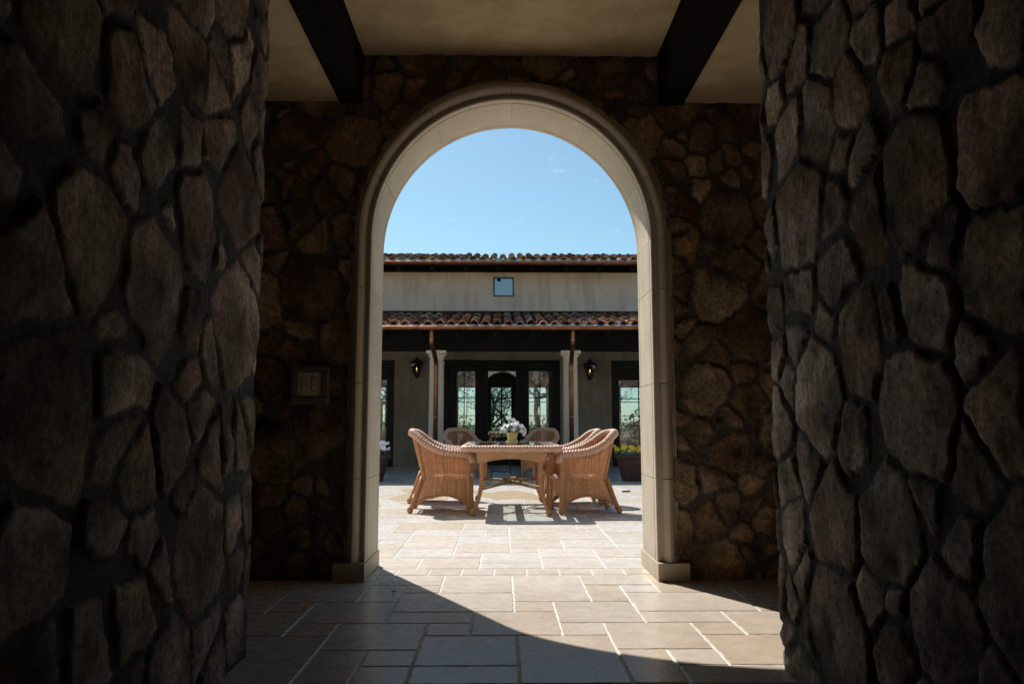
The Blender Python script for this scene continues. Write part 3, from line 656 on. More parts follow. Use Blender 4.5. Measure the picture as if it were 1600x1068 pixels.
# tiled roofs
def barrel(mb, p0, p1, r0, r1, up, side, th=.013, n=8, concave=False):
    p0 = Vector(p0); p1 = Vector(p1); vs = []
    for p, r in ((p0, r0), (p1, r1)):
        for rr in (r, r - th):
            for k in range(n + 1):
                a = math.pi * k / n; s_ = -1 if concave else 1
                vs.append(p + side * rr * math.cos(a) + up * rr * math.sin(a) * s_ * (.95 if not concave else .6))
    m = n + 1; fs = []
    for k in range(n):
        fs += [(k, k + 1, 2 * m + k + 1, 2 * m + k), (m + k + 1, m + k, 3 * m + k, 3 * m + k + 1), (k, m + k, m + k + 1, k + 1), (2 * m + k, 2 * m + k + 1, 3 * m + k + 1, 3 * m + k)]
    fs += [(0, 2 * m, 3 * m, m), (n, m + n, 3 * m + n, 2 * m + n)]
    mb.add(vs, fs)
def tiled(ye, ze, yr, zr, x0, x1, pitch, expo, seed, irregular=.012):
    r_ = random.Random(seed); mb = MB(); mo = MB(); run = math.hypot(yr - ye, zr - ze); d = Vector((0, (yr - ye) / run, (zr - ze) / run)); up = d.cross(Vector((-1, 0, 0))); side = Vector((1, 0, 0))
    if up.z < 0: up = -up
    nc = int((x1 - x0) / pitch); nr = int(run / expo)
    for i in range(nc):
        x = x0 + (i + .5) * pitch
        for j in range(nr):
            s0 = j * expo + r_.uniform(-.012, .012) - .03; jx = r_.uniform(-.008, .008); lift = r_.uniform(0, irregular) + (.02 if r_.random() < .10 else 0)
            a = Vector((x + jx, ye, ze)) + d * s0 + up * (.055 + lift); b = Vector((x + jx * .3, ye, ze)) + d * (s0 + expo + .09) + up * (.030 + lift * .4)
            barrel(mb, a, b, .083 + r_.uniform(-.004, .004), .068, up, side)
            x2 = x + pitch / 2; a = Vector((x2, ye, ze)) + d * (s0 - .015) + up * .058; b = Vector((x2, ye, ze)) + d * (s0 + expo + .06) + up * .040
            barrel(mo if j == 0 else mb, a, b, .078, .088, up, side, concave=True, n=6)  # eave pans take mortar white: mortar plus sunlit fronts put into the colour
        if False:   # a dab of mortar in the eave gap
            x2 = x + pitch / 2; q = Vector((x2, ye, ze)) + d * .03 + up * .03
            mo.lathe([(.001, -.02), (.035, -.015), (.045, .0), (.03, .02), (.001, .028)], q, 8)
    return mb, mo
def eave_mortar(y, z, par, rz=.03):
    m = MB(); m.grid(lambda u, v: (-7.9 + 15.8 * u, y + .03 * math.sin(v * 6.28) + .012 * math.sin(u * 900), z + rz * math.cos(v * 6.28) + .008 * math.sin(u * 611)), 900, 6)
    m.build('eave_mortar', 'mortar').parent = par
lower, mort = tiled(14.36, 2.865, 17.72, 3.57, -7.9, 7.9, .2265, .25, 3, .018)
lr = L_(lower.build('lower_roof', 'tile', extra=(mort, 'mortar')), house); eave_mortar(14.40, 2.905, lr)
lr_ch = [c for c in kids(lr)]
dk = MB(); dk.add([(-7.95, 14.36, 2.85), (7.95, 14.36, 2.85), (7.95, 17.7, 3.585), (-7.95, 17.7, 3.585), (-7.95, 14.36, 2.80), (7.95, 14.36, 2.80), (7.95, 17.7, 3.53), (-7.95, 17.7, 3.53)], [(0, 1, 2, 3), (7, 6, 5, 4), (4, 5, 1, 0)], smooth=False)
L_(dk.build('roof_deck', 'rafter'), house)
fh = MB(); fh.box(-8, 8, YW - .035, YW - .002, 3.60, 3.715); fh.add([(-8, 17.44, 3.665), (8, 17.44, 3.665), (8, 17.66, 3.70), (-8, 17.66, 3.70)], [(0, 1, 2, 3)], smooth=False); L_(fh.build('flashing', 'flash'), house)
upper, mort2 = tiled(17.0, 4.75, 21.0, 5.77, -8.1, 8.1, .236, .36, 9, .026)
ur = L_(upper.build('upper_roof', 'tile', extra=(mort2, 'mortar')), house); eave_mortar(17.1, 4.805, ur, .055)
dk = MB(); dk.add([(-8.1, 17.0, 4.74), (8.1, 17.0, 4.74), (8.1, 21, 5.74), (-8.1, 21, 5.74), (-8.1, 17.0, 4.69), (8.1, 17.0, 4.69), (8.1, 21, 5.70), (-8.1, 21, 5.70)], [(0, 1, 2, 3), (7, 6, 5, 4), (4, 5, 1, 0)], smooth=False)
dk.add([(-8.1, 21.001, 5.73), (8.1, 21.001, 5.73), (8.1, 25.0, 4.7), (-8.1, 25.0, 4.7)], [(0, 1, 2, 3)], smooth=False)
L_(dk.build('roof_deck', 'rafter'), house)
def rafters(y0, y1, z0, z1, h, xs_):
    for x in xs_:
        m = MB(); a = .045; v = [(x - a, y0, z0 - h), (x + a, y0, z0 - h), (x + a, y0, z0), (x - a, y0, z0), (x - a, y1, z1 - h), (x + a, y1, z1 - h), (x + a, y1, z1), (x - a, y1, z1)]
        m.add(v, [(0, 1, 2, 3), (4, 7, 6, 5), (0, 4, 5, 1), (2, 6, 7, 3), (0, 3, 7, 4), (1, 5, 6, 2)], smooth=False); L_(m.build('rafter', 'rafter'), house)
rafters(17.08, 17.69, 4.70, 4.86, .13, [-2.42 + .787 * k for k in range(-4, 12)])
rafters(14.48, 17.68, 2.81, 3.51, .13, [-2.36 + .745 * k for k in range(-4, 12)])
fz = MB(); fz.box(-8, 8, YW - .1, YW - .005, SZ(4.515), 4.93); L_(fz.build('frieze_board', 'rafter'), house)
bm_ = MB(); bm_.box(-7.9, 7.9, 15.27, 15.53, 2.512, 3.00); L_(bm_.build('porch_beam', 'rafter', bevel=.008), house)
sf = MB(); sf.box(-7.9, 7.9, 15.53, YW - .01, 2.74, 2.77); L_(sf.build('porch_ceiling', 'rafter'), house)
def gutter(y, z, r, x0, x1):
    m = MB(); n = 10; vs = []
    for x in (x0, x1):
        for rr in (r, r - .006):
            for k in range(n + 1):
                a = math.pi * k / n; vs.append((x, y - rr * math.cos(a), z - rr * math.sin(a)))
    q = n + 1
    for k in range(n): m_f = None
    fs = []
    for k in range(n): fs += [(k, k + 1, 2 * q + k + 1, 2 * q + k), (q + k + 1, q + k, 3 * q + k, 3 * q + k + 1)]
    m.add(vs, fs); m.tube([(x0, y - r, z), (x1, y - r, z)], .011, 8)
    m.tube([(x0, y + r, z), (x1, y + r, z)], .006, 6)
    return L_(m.build('gutter', 'copper'), house)
gutter(14.28, 2.868, .062, -7.95, 7.95); gutter(16.93, 4.745, .066, -8.1, 8.1)
for xt, xb in ((-1.36, -1.335), (1.40, 1.435)):
    m = MB(); pts = [(xt, 14.30, 2.83), (xt, 14.32, 2.74), (xt, 14.33, 2.62), (xt, 14.36, 2.56), (xt * .6 + xb * .4, 14.60, 2.47), (xb, 15.02, 2.30), (xb, 15.12, 2.22), (xb, 15.13, 2.1), (xb, 15.13, .04)]
    m.tube(pts, [.040, .040, .040, .044, .046, .047, .047, .047, .047], 16)
    dn = L_(m.build('downspout', 'copper'), house)
    for p_, q_, r__ in (((xt, 14.33, 2.635), (xt, 14.331, 2.615), .046), ((xb, 15.13, 2.14), (xb, 15.13, 2.12), .050), ((xb, 15.13, 1.15), (xb, 15.13, 1.13), .050)):
        m = MB(); m.tube([p_, q_], r__, 16); m.build('collar', 'solder').parent = dn

for x in (-1.345, 1.445):
    pr_ = [(.20, 0), (.20, .09), (.185, .10), (.19, .13), (.165, .16), (.158, .18), (.155, 1.2), (.146, 2.24), (.146, 2.245), (.160, 2.25), (.160, 2.27), (.147, 2.28), (.147, 2.37), (.165, 2.385), (.19, 2.44)]
    m = MB(); m.lathe(pr_, (x, 15.4, 0), 32); cs_ = L_(m.build('column', 'cream'), house)
    m = MB(); m.box(x - .205, x + .205, 15.195, 15.605, 2.44, 2.508); m.build('capital', 'cream', bevel=.006).parent = cs_

# lanterns on the porch wall
def lantern(x, z, label):
    e = empty('wall_lantern', (x, YW, z)); tag(e, label, 'wall lantern', 'lanterns on the porch wall')
    Y0 = -.17; f = MB()
    wt, wb, zt, zb = .125, .062, .12, -.13
    for sx in (-1, 1):
        for sy in (-1, 1): f.tube([(sx * wt, Y0 + sy * wt, zt), (sx * wb, Y0 + sy * wb, zb)], .009, 6)
    for w_, z_ in ((wt, zt), (wb, zb)):
        f.tube([(-w_, Y0 - w_, z_), (w_, Y0 - w_, z_), (w_, Y0 + w_, z_), (-w_, Y0 + w_, z_)], .009, 6, closed=True)
    for s_ in (-1, 1): f.tube([(0, Y0 + s_ * wt, zt), (0, Y0 + s_ * wb, zb)], .005, 5)
    f.build('frame', 'black', e)
    c = MB(); c.lathe([(.165, .12), (.17, .128), (.12, .165), (.065, .20), (.05, .205), (.05, .225), (.02, .245), (.02, .27), (.012, .30), (.0, .325)], (0, Y0, 0), 4 * 6); c.build('cap', 'black', e)
    b = MB(); b.lathe([(0, -.245), (.012, -.235), (.018, -.215), (.05, -.17), (.085, -.135), (.085, -.128), (0, -.126)], (0, Y0, 0), 20); b.tube([(0, Y0, -.17), (0, -.05, -.21), (0, -.01, -.15)], .013, 8); b.tube([(0, Y0, .21), (0, -.09, .235), (0, -.01, .18)], .010, 8); b.box(-.045, .045, -.012, -.001, -.21, .22); b.build('bracket', 'black', e)
    g_ = MB()
    for k in range(4):
        a0 = math.pi / 4 + k * math.pi / 2; a1 = a0 + math.pi / 2; s2 = 1.40
        q = [(s2 * w_ * math.cos(a), Y0 + s2 * w_ * math.sin(a), z_) for w_, z_, a in ((wb, zb, a0), (wb, zb, a1), (wt, zt, a1), (wt, zt, a0))]; g_.add(q, [(0, 1, 2, 3)], smooth=False)
    g_.build('pane', 'lantern_glass', e)
    l = MB(); l.lathe([(0, -.045), (.011, -.03), (.013, -.01), (.006, .02), (0, .035)], (0, Y0, 0), 10); l.build('flame', 'flame', e)
    l = MB(); l.tube([(0, Y0, -.125), (0, Y0, -.045)], .011, 8); l.build('candle', 'ivory', e)
    return e
lantern(SX(-1.93), SZ(2.25), 'dark iron wall lantern left of the centre doors with a lit flame')
lantern(SX(2.03), SZ(2.21), 'dark iron wall lantern right of the centre doors with a lit flame')
# lamp indoors behind the right door
e = empty('table_lamp', (4.02, 22.3, 0)); tag(e, 'white conical lamp shade glimpsed through the right hand door', 'table lamp')
m = MB(); m.lathe([(.19, .80), (.06, 1.08)], (0, 0, 0), 20); m.build('lamp_shade', 'shade', e, solid=.006)
m = MB(); m.lathe([(.10, .62), (.10, .64), (.03, .66), (.06, .72), (.02, .82), (.01, 1.0)], (0, 0, 0), 16); m.build('lamp_base', 'terra', e)
m = MB(); m.box(3.6, 4.5, 22.0, 22.6, .57, .615); m.box(3.65, 3.7, 22.05, 22.1, 0, .57); m.box(4.4, 4.45, 22.05, 22.1, 0, .57); m.box(3.65, 3.7, 22.5, 22.55, 0, .57); m.box(4.4, 4.45, 22.5, 22.55, 0, .57)
tag(m.build('console_table', 'door'), 'dark low table under the white lamp behind the right door', 'table')

# ================================================================== WICKER FURNITURE
def Upath(t, xb, xc, b, xf, ex=1.):
    a = xc - xb; q = math.pi / 2 * math.sqrt((a * a + b * b) / 2); Lh = q + xf - xc; d = abs(t) * Lh; s_ = 1 if t >= 0 else -1
    if d < q: ph = d / q * math.pi / 2; return (xc - a * math.cos(ph) ** ex, s_ * b * math.sin(ph) ** ex, s_ * d)
    return (xc + d - q, s_ * b, s_ * d)
RX = [-.02, .03, .08, .14, .20, .28, .36, .44, .60, .66]; RZ = [.885, .872, .838, .785, .745, .705, .678, .664, .652, .64]
def rimpt(t):
    x, y, d = Upath(t, -.015, .27, .292, .655, .92); return x, y, float(np.interp(x, RX, RZ)), d
def braid(d, a): return 1 + .26 * abs(math.sin(math.pi * d / .033 + a * .5)) - .14
def make_chair():
    OX = -.33; root = empty('wicker_chair')
    T = lambda p: (p[0] + OX, p[1], p[2])
    m = MB(); NP = 420; pts = [T(rimpt(-1 + 2 * i / NP)[:3]) for i in range(NP + 1)]
    e = rimpt(1); drop = [(.685, .60), (.692, .555)]
    pts = [T((x, -e[1], z)) for x, z in drop[::-1]] + pts + [T((x, e[1], z)) for x, z in drop]
    rad = [.036, .041] + [.0425] * (NP + 1) + [.041, .036]
    m.tube(pts, rad, 14, mod=braid); m.build('arm_rim', 'braid', root)
    m = MB()
    def shell(u, v):
        t = -1 + 2 * u; a = Upath(t, .118, .36, .268, .632, .72); b = rimpt(t)
        w_ = v ** 1.0; bul = .012 * math.sin(math.pi * v)
        return T((a[0] + (b[0] - a[0]) * w_ , (a[1] + (b[1] - a[1]) * w_) * (1 + bul), .36 + (b[2] - .02 - .36) * w_))
    NS = 92
    for i in range(NS + 1):
        u_ = i / NS; m.tube([shell(u_, v_ / 9) for v_ in range(10)], .0066, 5, cap=False)
    for j in range(1, 22):
        v_ = j / 22 if j < 12 else .53 + (j - 11) * .043
        m.tube([(lambda p, k: (p[0], p[1], p[2]))(shell(k / 80, v_), k) for k in range(81)], .0034 if j < 13 else .0026, 5, cap=False)
    m.build('back_shell', 'cane_shell', root)
    # skirt
    m = MB()
    def skirt_bot(t):
        b = Upath(t, .018, .25, .272, .632, .5); at = abs(t)
        if at < .34: z = .095 + .085 * math.cos(at / .34 * math.pi / 2)
        else: z = .095 + .105 * math.sin((at - .34) / .66 * math.pi) ** .8 if at < 1 else .1
        return b[0], b[1], z
    def skirt(u, v):
        t = -1 + 2 * u; a = Upath(t, .112, .36, .266, .632, .72); b = skirt_bot(t); zr = b[2] + (.365 - b[2]) * v; k = (.365 - zr) / .27
        return T((a[0] + (b[0] - a[0]) * k, a[1] + (b[1] - a[1]) * k, zr))
    m.grid(skirt, 64, 8, lambda u, v: ((-1 + 2 * u) * .86, v * .2 + .5))
    def front(u, v):
        y = -.262 + .524 * u; zb = .10 + .10 * math.sin(math.pi * u) ** .8; return T((.645, y, zb + (.37 - zb) * v))
    m.grid(front, 24, 6, lambda u, v: (u * .52, v * .2 + .5))
    for i in range(93):
        m.tube([skirt(i / 92, v_ / 4) for v_ in range(5)], .0072, 5, cap=False)
    for i in range(29): m.tube([front(i / 28, v_ / 3) for v_ in range(4)], .0072, 5, cap=False)
    m.build('skirt', 'cane', root)
    m = MB(); m.tube([T(skirt_bot(-1 + 2 * i / 70)) for i in range(71)], .014, 8, mod=lambda d, a: 1 + .1 * math.sin(d * 400 + a))
    m.tube([T((.648, -.262 + .524 * i / 24, .10 + .10 * math.sin(math.pi * i / 24) ** .8)) for i in range(25)], .014, 8); m.build('skirt_edge', 'wrap', root)
    # seat
    m = MB(); nn_ = 40; ring = [Upath(-1 + 2 * i / nn_, .13, .36, .255, .635, .72)[:2] for i in range(nn_ + 1)]
    vs = []; fs = []
    for s_, z in ((1, .36), (1, .395), (.93, .412), (.5, .418)): vs += [T(((x - .38) * s_ + .38, y * s_, z)) for x, y in ring]
    q = nn_ + 1
    for r_ in range(3):
        for k in range(q): fs.append((r_ * q + k, r_ * q + (k + 1) % q, (r_ + 1) * q + (k + 1) % q, (r_ + 1) * q + k))
    fs.append(tuple(3 * q + k for k in range(q))); fs.append(tuple(range(q - 1, -1, -1)))
    m.add(vs, fs, [(v[0], v[1]) for v in vs]); m.tube([T((.655, -.255, .385)), T((.66, 0, .39)), T((.655, .255, .385))], .028, 12, mod=braid)
    m.build('seat', 'weave_solid', root)
    wrapm = lambda d, a: 1 + .07 * abs(math.sin(d * 260))
    for s_ in (-1, 1):
        m = MB(); y = s_ * .272; n = 26; pts = [T((.648 + .012 * (k / n) ** 2, y, .64 - (.64 - .055) * k / n)) for k in range(n + 1)]
        m.tube(pts, .029, 12, mod=wrapm); m.lathe([(0, 0), (.022, .003), (.034, .02), (.036, .038), (.030, .06), (.027, .075)], T((.66, y, 0)), 16); m.build('leg', 'wrap', root)
        m = MB(); pts = [T(p) for p in ((.13, s_ * .205, .40), (.098, s_ * .215, .30), (.06, s_ * .225, .18), (.028, s_ * .236, .09), (.012, s_ * .24, .05))]
        m.tube(pts, [.022, .023, .024, .026, .028], 12, mod=wrapm); m.lathe([(0, 0), (.020, .003), (.033, .02), (.035, .038), (.028, .06), (.02, .075)], T((.0, s_ * .243, 0)), 16); m.build('leg', 'wrap', root)
        m = MB(); t0 = s_ * .30; a = Upath(t0, .118, .36, .268, .632, .72); b = rimpt(t0); n = 12
        m.tube([T((a[0] + (b[0] - a[0]) * k / n - .016, a[1] + (b[1] - a[1]) * k / n, .36 + (b[2] - .03 - .36) * k / n)) for k in range(n + 1)], .016, 10, mod=wrapm); m.build('back_post', 'wrap', root)
    return root
def place(o, x, y, deg, label, group='wicker armchairs around the table'):
    o.location = (x, y, 0); o.rotation_euler = (0, 0, R(deg)); tag(o, label, 'armchair', group)
ch = make_chair()
place(ch, -.68, 8.62, 0, 'brown wicker armchair at the near left corner of the wicker table')
c2 = copy_tree(ch); place(c2, -.80, 9.62, -2, 'brown wicker armchair behind the nearest chair on the left side of the table')
c3 = copy_tree(ch); place(c3, .95, 8.52, 188, 'brown wicker armchair at the near right corner of the table, sun on its rim')
c4 = copy_tree(ch); place(c4, .885, 9.42, 184, 'brown wicker armchair half hidden behind the nearest chair right of the table')
c5 = copy_tree(ch); place(c5, -.75, 14.12, -72, 'shaded wicker armchair beyond the table near the left copper downspout', 'shaded wicker armchairs under the porch eave')
c6 = copy_tree(ch); place(c6, .755, 14.12, -108, 'shaded wicker armchair beyond the table near the right copper downspout', 'shaded wicker armchairs under the porch eave')

# table
tb = empty('wicker_table', (.11, 8.88, 0)); tag(tb, 'rectangular wicker dining table with rolled edge and glass inset top', 'dining table')
HX, HY, ZT = .515, .93, .735
def rr(hx, hy, rc, z, n=6):
    out = []
    for cx, cy, a0 in ((hx - rc, hy - rc, 0), (-hx + rc, hy - rc, 90), (-hx + rc, -hy + rc, 180), (hx - rc, -hy + rc, 270)):
        for k in range(n + 1): a = R(a0 + 90 * k / n); out.append((cx + rc * math.cos(a), cy + rc * math.sin(a), z))
    return out
ring = rr(HX, HY, .07, ZT - .015); dense = []
for a, b in zip(ring, ring[1:] + ring[:1]):
    A_, B_ = Vector(a), Vector(b); n = max(1, int((B_ - A_).length / .008)); dense += [A_.lerp(B_, k / n) for k in range(n)]
m = MB(); m.tube(dense, .034, 14, closed=True, mod=braid); m.build('table_rim', 'braid', tb)
m = MB(); o_ = rr(HX, HY, .07, ZT + .003); i_ = rr(HX - .125, HY - .125, .01, ZT + .003); n = len(o_)
vs = o_ + i_ + [(x, y, ZT - .02) for x, y, z in o_] + [(x, y, ZT - .02) for x, y, z in i_]
fs = []
for k in range(n):
    j = (k + 1) % n; fs += [(k, j, n + j, n + k), (2 * n + k, 3 * n + k, 3 * n + j, 2 * n + j), (n + k, n + j, 3 * n + j, 3 * n + k)]
m.add(vs, fs, [(v[0], v[1]) for v in vs])
m.box(-HX + .12, HX - .12, -.035, .035, ZT - .03, ZT - .008)
for s_ in (-1, 1): m.box(s_ * .19 - .04, s_ * .19 + .04, -HY + .12, HY - .12, ZT - .029, ZT - .009)
m.build('tabletop', 'weave_pale', tb)
m = MB(); m.tube([Vector(p) for p in rr(HX - .125, HY - .125, .01, ZT + .010)], .009, 8, closed=True); m.build('inset_trim', 'bamboo', tb)
m = MB(); m.box(-HX + .02, HX - .02, -HY + .02, HY - .02, ZT + .024, ZT + .030); m.build('glass_top', 'clear', tb, bevel=.002)
m = MB(); ax, ay = .355, .77
def ap(x0, y0, x1, y1):
    L2 = math.hypot(x1 - x0, y1 - y0)
    def fn(u, v):
        zb = .565 + .055 * math.sin(math.pi * u) ** .9; z = zb + (.69 - zb) * v; k = 1 + (.05 if True else 0) * (z - .565) / .125
        return ((x0 + (x1 - x0) * u) * k, (y0 + (y1 - y0) * u) * k, z)
    m.grid(fn, 24, 5, lambda u, v: (u * L2, v * .12))
for c_ in ((-ax, -ay, ax, -ay), (ax, -ay, ax, ay), (ax, ay, -ax, ay), (-ax, ay, -ax, -ay)): ap(*c_)
m.build('apron', 'weave_solid', tb, solid=.012)
m = MB()
for x0, y0, x1, y1 in ((-ax, -ay, ax, -ay), (ax, -ay, ax, ay), (ax, ay, -ax, ay), (-ax, ay, -ax, -ay)):
    m.tube([(x0 + (x1 - x0) * k / 24, y0 + (y1 - y0) * k / 24, .565 + .055 * math.sin(math.pi * k / 24) ** .9) for k in range(25)], .013, 8)
m.build('apron_edge', 'wrap', tb)
wrapm = lambda d, a: 1 + .06 * abs(math.sin(d * 240))
for sx in (-1, 1):
    for sy in (-1, 1):
        m = MB(); ks = [(.70, 0, .032), (.60, 0, .031), (.55, -.004, .027), (.42, -.008, .024), (.32, 0, .023), (.22, .018, .022), (.12, .048, .021), (.055, .075, .023)]
        m.tube([(sx * (.325 + d), sy * (.735 + d * .5), z) for z, d, r in ks], [r for z, d, r in ks], 12, mod=wrapm)
        m.lathe([(0, 0), (.020, .004), (.036, .022), (.038, .04), (.030, .062), (.02, .08)], (sx * .408, sy * .776, 0), 16); m.build('leg', 'wrap', tb)
m = MB(); zx = .30
for s_ in (-1, 1):
    P_ = [(-.325 * s_ + .65 * s_ * k / 16, -.735 + 1.47 * k / 16, zx + .018 * math.cos((k / 8 - 1) * math.pi / 2) ) for k in range(17)]
    m.tube(P_, .011, 8); m.tube([(x, y, z - .024) for x, y, z in P_], .011, 8)
m.tube([(-.02, -.16, zx + .045), (-.07, 0, zx + .055), (-.02, .16, zx + .045), (.02, .16, zx + .045), (.07, 0, zx + .055), (.02, -.16, zx + .045)], .010, 8, closed=True)
m.lathe([(0, -.02), (.028, -.015), (.03, .01), (.0, .03)], (0, 0, zx + .02), 12)
for s_ in (-1, 1): m.lathe([(0, -.02), (.026, -.012), (.028, .01), (.0, .026)], (s_ * .07, 0, zx + .03), 12)
m.build('stretcher', 'bamboo', tb)

# flowers
def leafquad(mb, p, size, r_, up=.3):
    n = Vector((r_.uniform(-1, 1), r_.uniform(-1, 1), r_.uniform(-.3, 1) + up)).normalized(); a = n.orthogonal().normalized(); a.rotate(Matrix.Rotation(r_.random() * 6.28, 3, n)); b = n.cross(a)
    p = Vector(p); s = size
    mb.add([p - a * s, p - a * s * .2 + b * s * .45 + n * s * .12, p + a * s, p - a * s * .2 - b * s * .45 + n * s * .12], [(0, 3, 2), (0, 2, 1)], smooth=False)
def bloom(mb, p, size, r_, face):
    n = Vector(face).normalized(); a = n.orthogonal().normalized(); b = n.cross(a); p = Vector(p); ph = r_.random() * 6.28
    for k in range(5):
        t = ph + k * 2 * math.pi / 5; d = a * math.cos(t) + b * math.sin(t); e = n.cross(d); q = p + d * size * .1
        vs = [q, q + d * size * .4 + e * size * .36 + n * size * .12, q + d * size * .82 + e * size * .3 + n * size * .05, q + d * size * 1.0, q + d * size * .82 - e * size * .3 + n * size * .05, q + d * size * .4 - e * size * .36 + n * size * .12]
        mb.add(vs, [(0, 5, 4, 3, 2, 1)], smooth=False)
def dome_flowers(root, cx, cy, z, rx, rz, nb, bs, kind, nleaf, seed, leafsize=.02, leafmat='leaf', shift=0.):
    r_ = random.Random(seed); f_ = MB(); l_ = MB(); ey = MB()
    for _ in range(nb):
        th = r_.random() * 6.28; ph = math.acos(r_.uniform(-.1, 1)); d = Vector((math.sin(ph) * math.cos(th), math.sin(ph) * math.sin(th), math.cos(ph))); k = r_.uniform(.78, 1.12)
        p = (cx + d.x * rx * k + shift, cy + d.y * rx * k, z + d.z * rz * k); fc = d + Vector((r_.uniform(-.5, .5), r_.uniform(-.7, .1), r_.uniform(-.3, .5)))
        bloom(f_, p, bs * r_.uniform(.7, 1.15), r_, fc); q = Vector(p) + fc.normalized() * bs * .13
        ey.lathe([(0, -.004), (bs * .15, 0), (0, .004)], q, 6)
        l_.tube([p, (cx + d.x * rx * .3, cy + d.y * rx * .3, z - .02)], .0016, 4)
    for _ in range(nleaf):
        th = r_.random() * 6.28; k = r_.random() ** .5; leafquad(l_, (cx + math.cos(th) * rx * k + shift * .5, cy + math.sin(th) * rx * k, z + r_.uniform(-.02, rz * .8) * (1.1 - k * .6)), leafsize * r_.uniform(.7, 1.3), r_)
    f_.build('blossoms', kind, root, extra=(ey, 'eye_p')); l_.build('foliage', leafmat, root)
fp = empty('flower_pot', (.14, 9.45, ZT + .03)); tag(fp, 'small yellow pot of white flowers standing on the wicker table', 'flower pot')
m = MB(); m.lathe([(0, .0), (.054, 0), (.054, .006), (.067, .080), (.070, .098), (.077, .100), (.077, .112), (.070, .112), (.064, .098), (0, .095)], (0, 0, .006), 32); pt = m.build('pot', 'pot', fp)
m = MB(); m.lathe([(0, 0), (.064, .0), (.074, .018), (.070, .019), (.060, .006), (0, .006)], (0, 0, 0), 28); m.build('saucer', 'pot', fp)
m = MB(); m.lathe([(0, .106), (.066, .105)], (0, 0, 0), 16); m.build('soil', 'soil', fp)
dome_flowers(fp, 0, 0, .128, .152, .108, 105, .022, 'white_p', 260, 4, .017, shift=.01)
m = MB(); r_ = random.Random(3)
for p in ((.02, -.02, .262), (.012, 0, .275), (.035, 0, .25), (.15, -.05, .09), (.155, -.04, .12), (-.14, -.05, .13)): bloom(m, p, .028, r_, (r_.uniform(-.5, .5), -1, .5))
m.build('stray_blossom', 'white_p', fp)

def planter(x, y, label, fl, seed):
    e = empty('planter', (x, y, 0)); tag(e, label, 'planter')
    m = MB(); pr_ = [(0, .0), (.235, .0), (.245, .02), (.24, .03), (.29, .25), (.318, .37), (.325, .385), (.355, .392), (.375, .415), (.378, .445), (.36, .468), (.335, .472), (.325, .46), (.31, .40), (0, .39)]
    dens = []
    for (r0, z0), (r1, z1) in zip(pr_, pr_[1:]):
        k_ = 8 if abs(z1 - z0) > .1 and r0 > .2 else 1
        dens += [(r0 + (r1 - r0) * t / k_, z0 + (z1 - z0) * t / k_) for t in range(k_)]
    dens.append(pr_[-1])
    def md(a, z): return 1 + (.018 * math.sin(a * 12) * math.cos((z - .21) * 26) if .06 < z < .36 else 0) + (.012 * abs(math.sin(a * 6 + z * 14)) if .06 < z < .36 else 0)
    m.lathe(dens, (0, 0, 0), 72, md); m.build('pot', 'terra', e)
    m = MB(); m.lathe([(0, .43), (.33, .425)], (0, 0, 0), 24); m.build('soil', 'soil', e)
    r_ = random.Random(seed); lf = MB(); lg = MB()
    for _ in range(420):
        th = r_.random() * 6.28; k = r_.random() ** .5 * .36; leafquad(lf if r_.random() < .55 else lg, (math.cos(th) * k, math.sin(th) * k, .45 + r_.uniform(0, .09) * (1.2 - k)), r_.uniform(.018, .032), r_)
    lf.build('foliage', 'leaf', e); lg.build('dusty_foliage', 'sage' if fl == 'yellow' else 'leaf', e)
    if fl == 'yellow':
        b = MB(); c = MB()
        for _ in range(46):
            th = r_.random() * 6.28; k = r_.random() ** .5 * .37; p = (math.cos(th) * k, math.sin(th) * k, .55 + r_.uniform(-.03, .055)); bloom(b, p, r_.uniform(.026, .036), r_, (r_.uniform(-.5, .5), -1, r_.uniform(.1, .8))); c.lathe([(0, -.004), (.006, 0), (0, .004)], (p[0], p[1] - .01, p[2]), 6)
        b.build('blossoms', 'yellow_p', e, extra=(c, 'soil'))
        s_ = MB(); q = MB(); s_.tube([(.08, .05, .45), (.10, .03, .8), (.06, 0, 1.05)], .007, 6); s_.tube([(.08, .05, .45), (.0, .0, .8), (.16, -.05, 1.22)], .006, 6); s_.build('stem', 'leaf', e)
        for k_ in range(16):
            leafquad(q, (.06 + r_.uniform(-.14, .16), r_.uniform(-.08, .05), .85 + r_.random() * .4), .07, r_)
        q.build('tall_leaves', 'leaf', e)
    else:
        b = MB(); c = MB()
        for _ in range(26):
            p = (r_.uniform(.10, .34), r_.uniform(-.25, .1), .60 + r_.uniform(-.06, .08)); bloom(b, p, r_.uniform(.026, .04), r_, (r_.uniform(-.6, .6), -1, r_.uniform(.1, .8)))
        b.build('white_blossoms', 'white_p', e)
        for _ in range(22):
            p = (r_.uniform(-.3, .22), r_.uniform(-.25, .1), .56 + r_.uniform(-.06, .07)); bloom(c, p, r_.uniform(.024, .034), r_, (r_.uniform(-.6, .6), -1, r_.uniform(.1, .8)))
        c.build('red_blossoms', 'red_p', e)
planter(2.37, 13.2, 'dark terracotta planter of yellow pansies right of the wicker chairs', 'yellow', 5)
planter(-2.30, 13.15, 'dark terracotta planter with white and red flowers at the left jamb', 'white', 6)

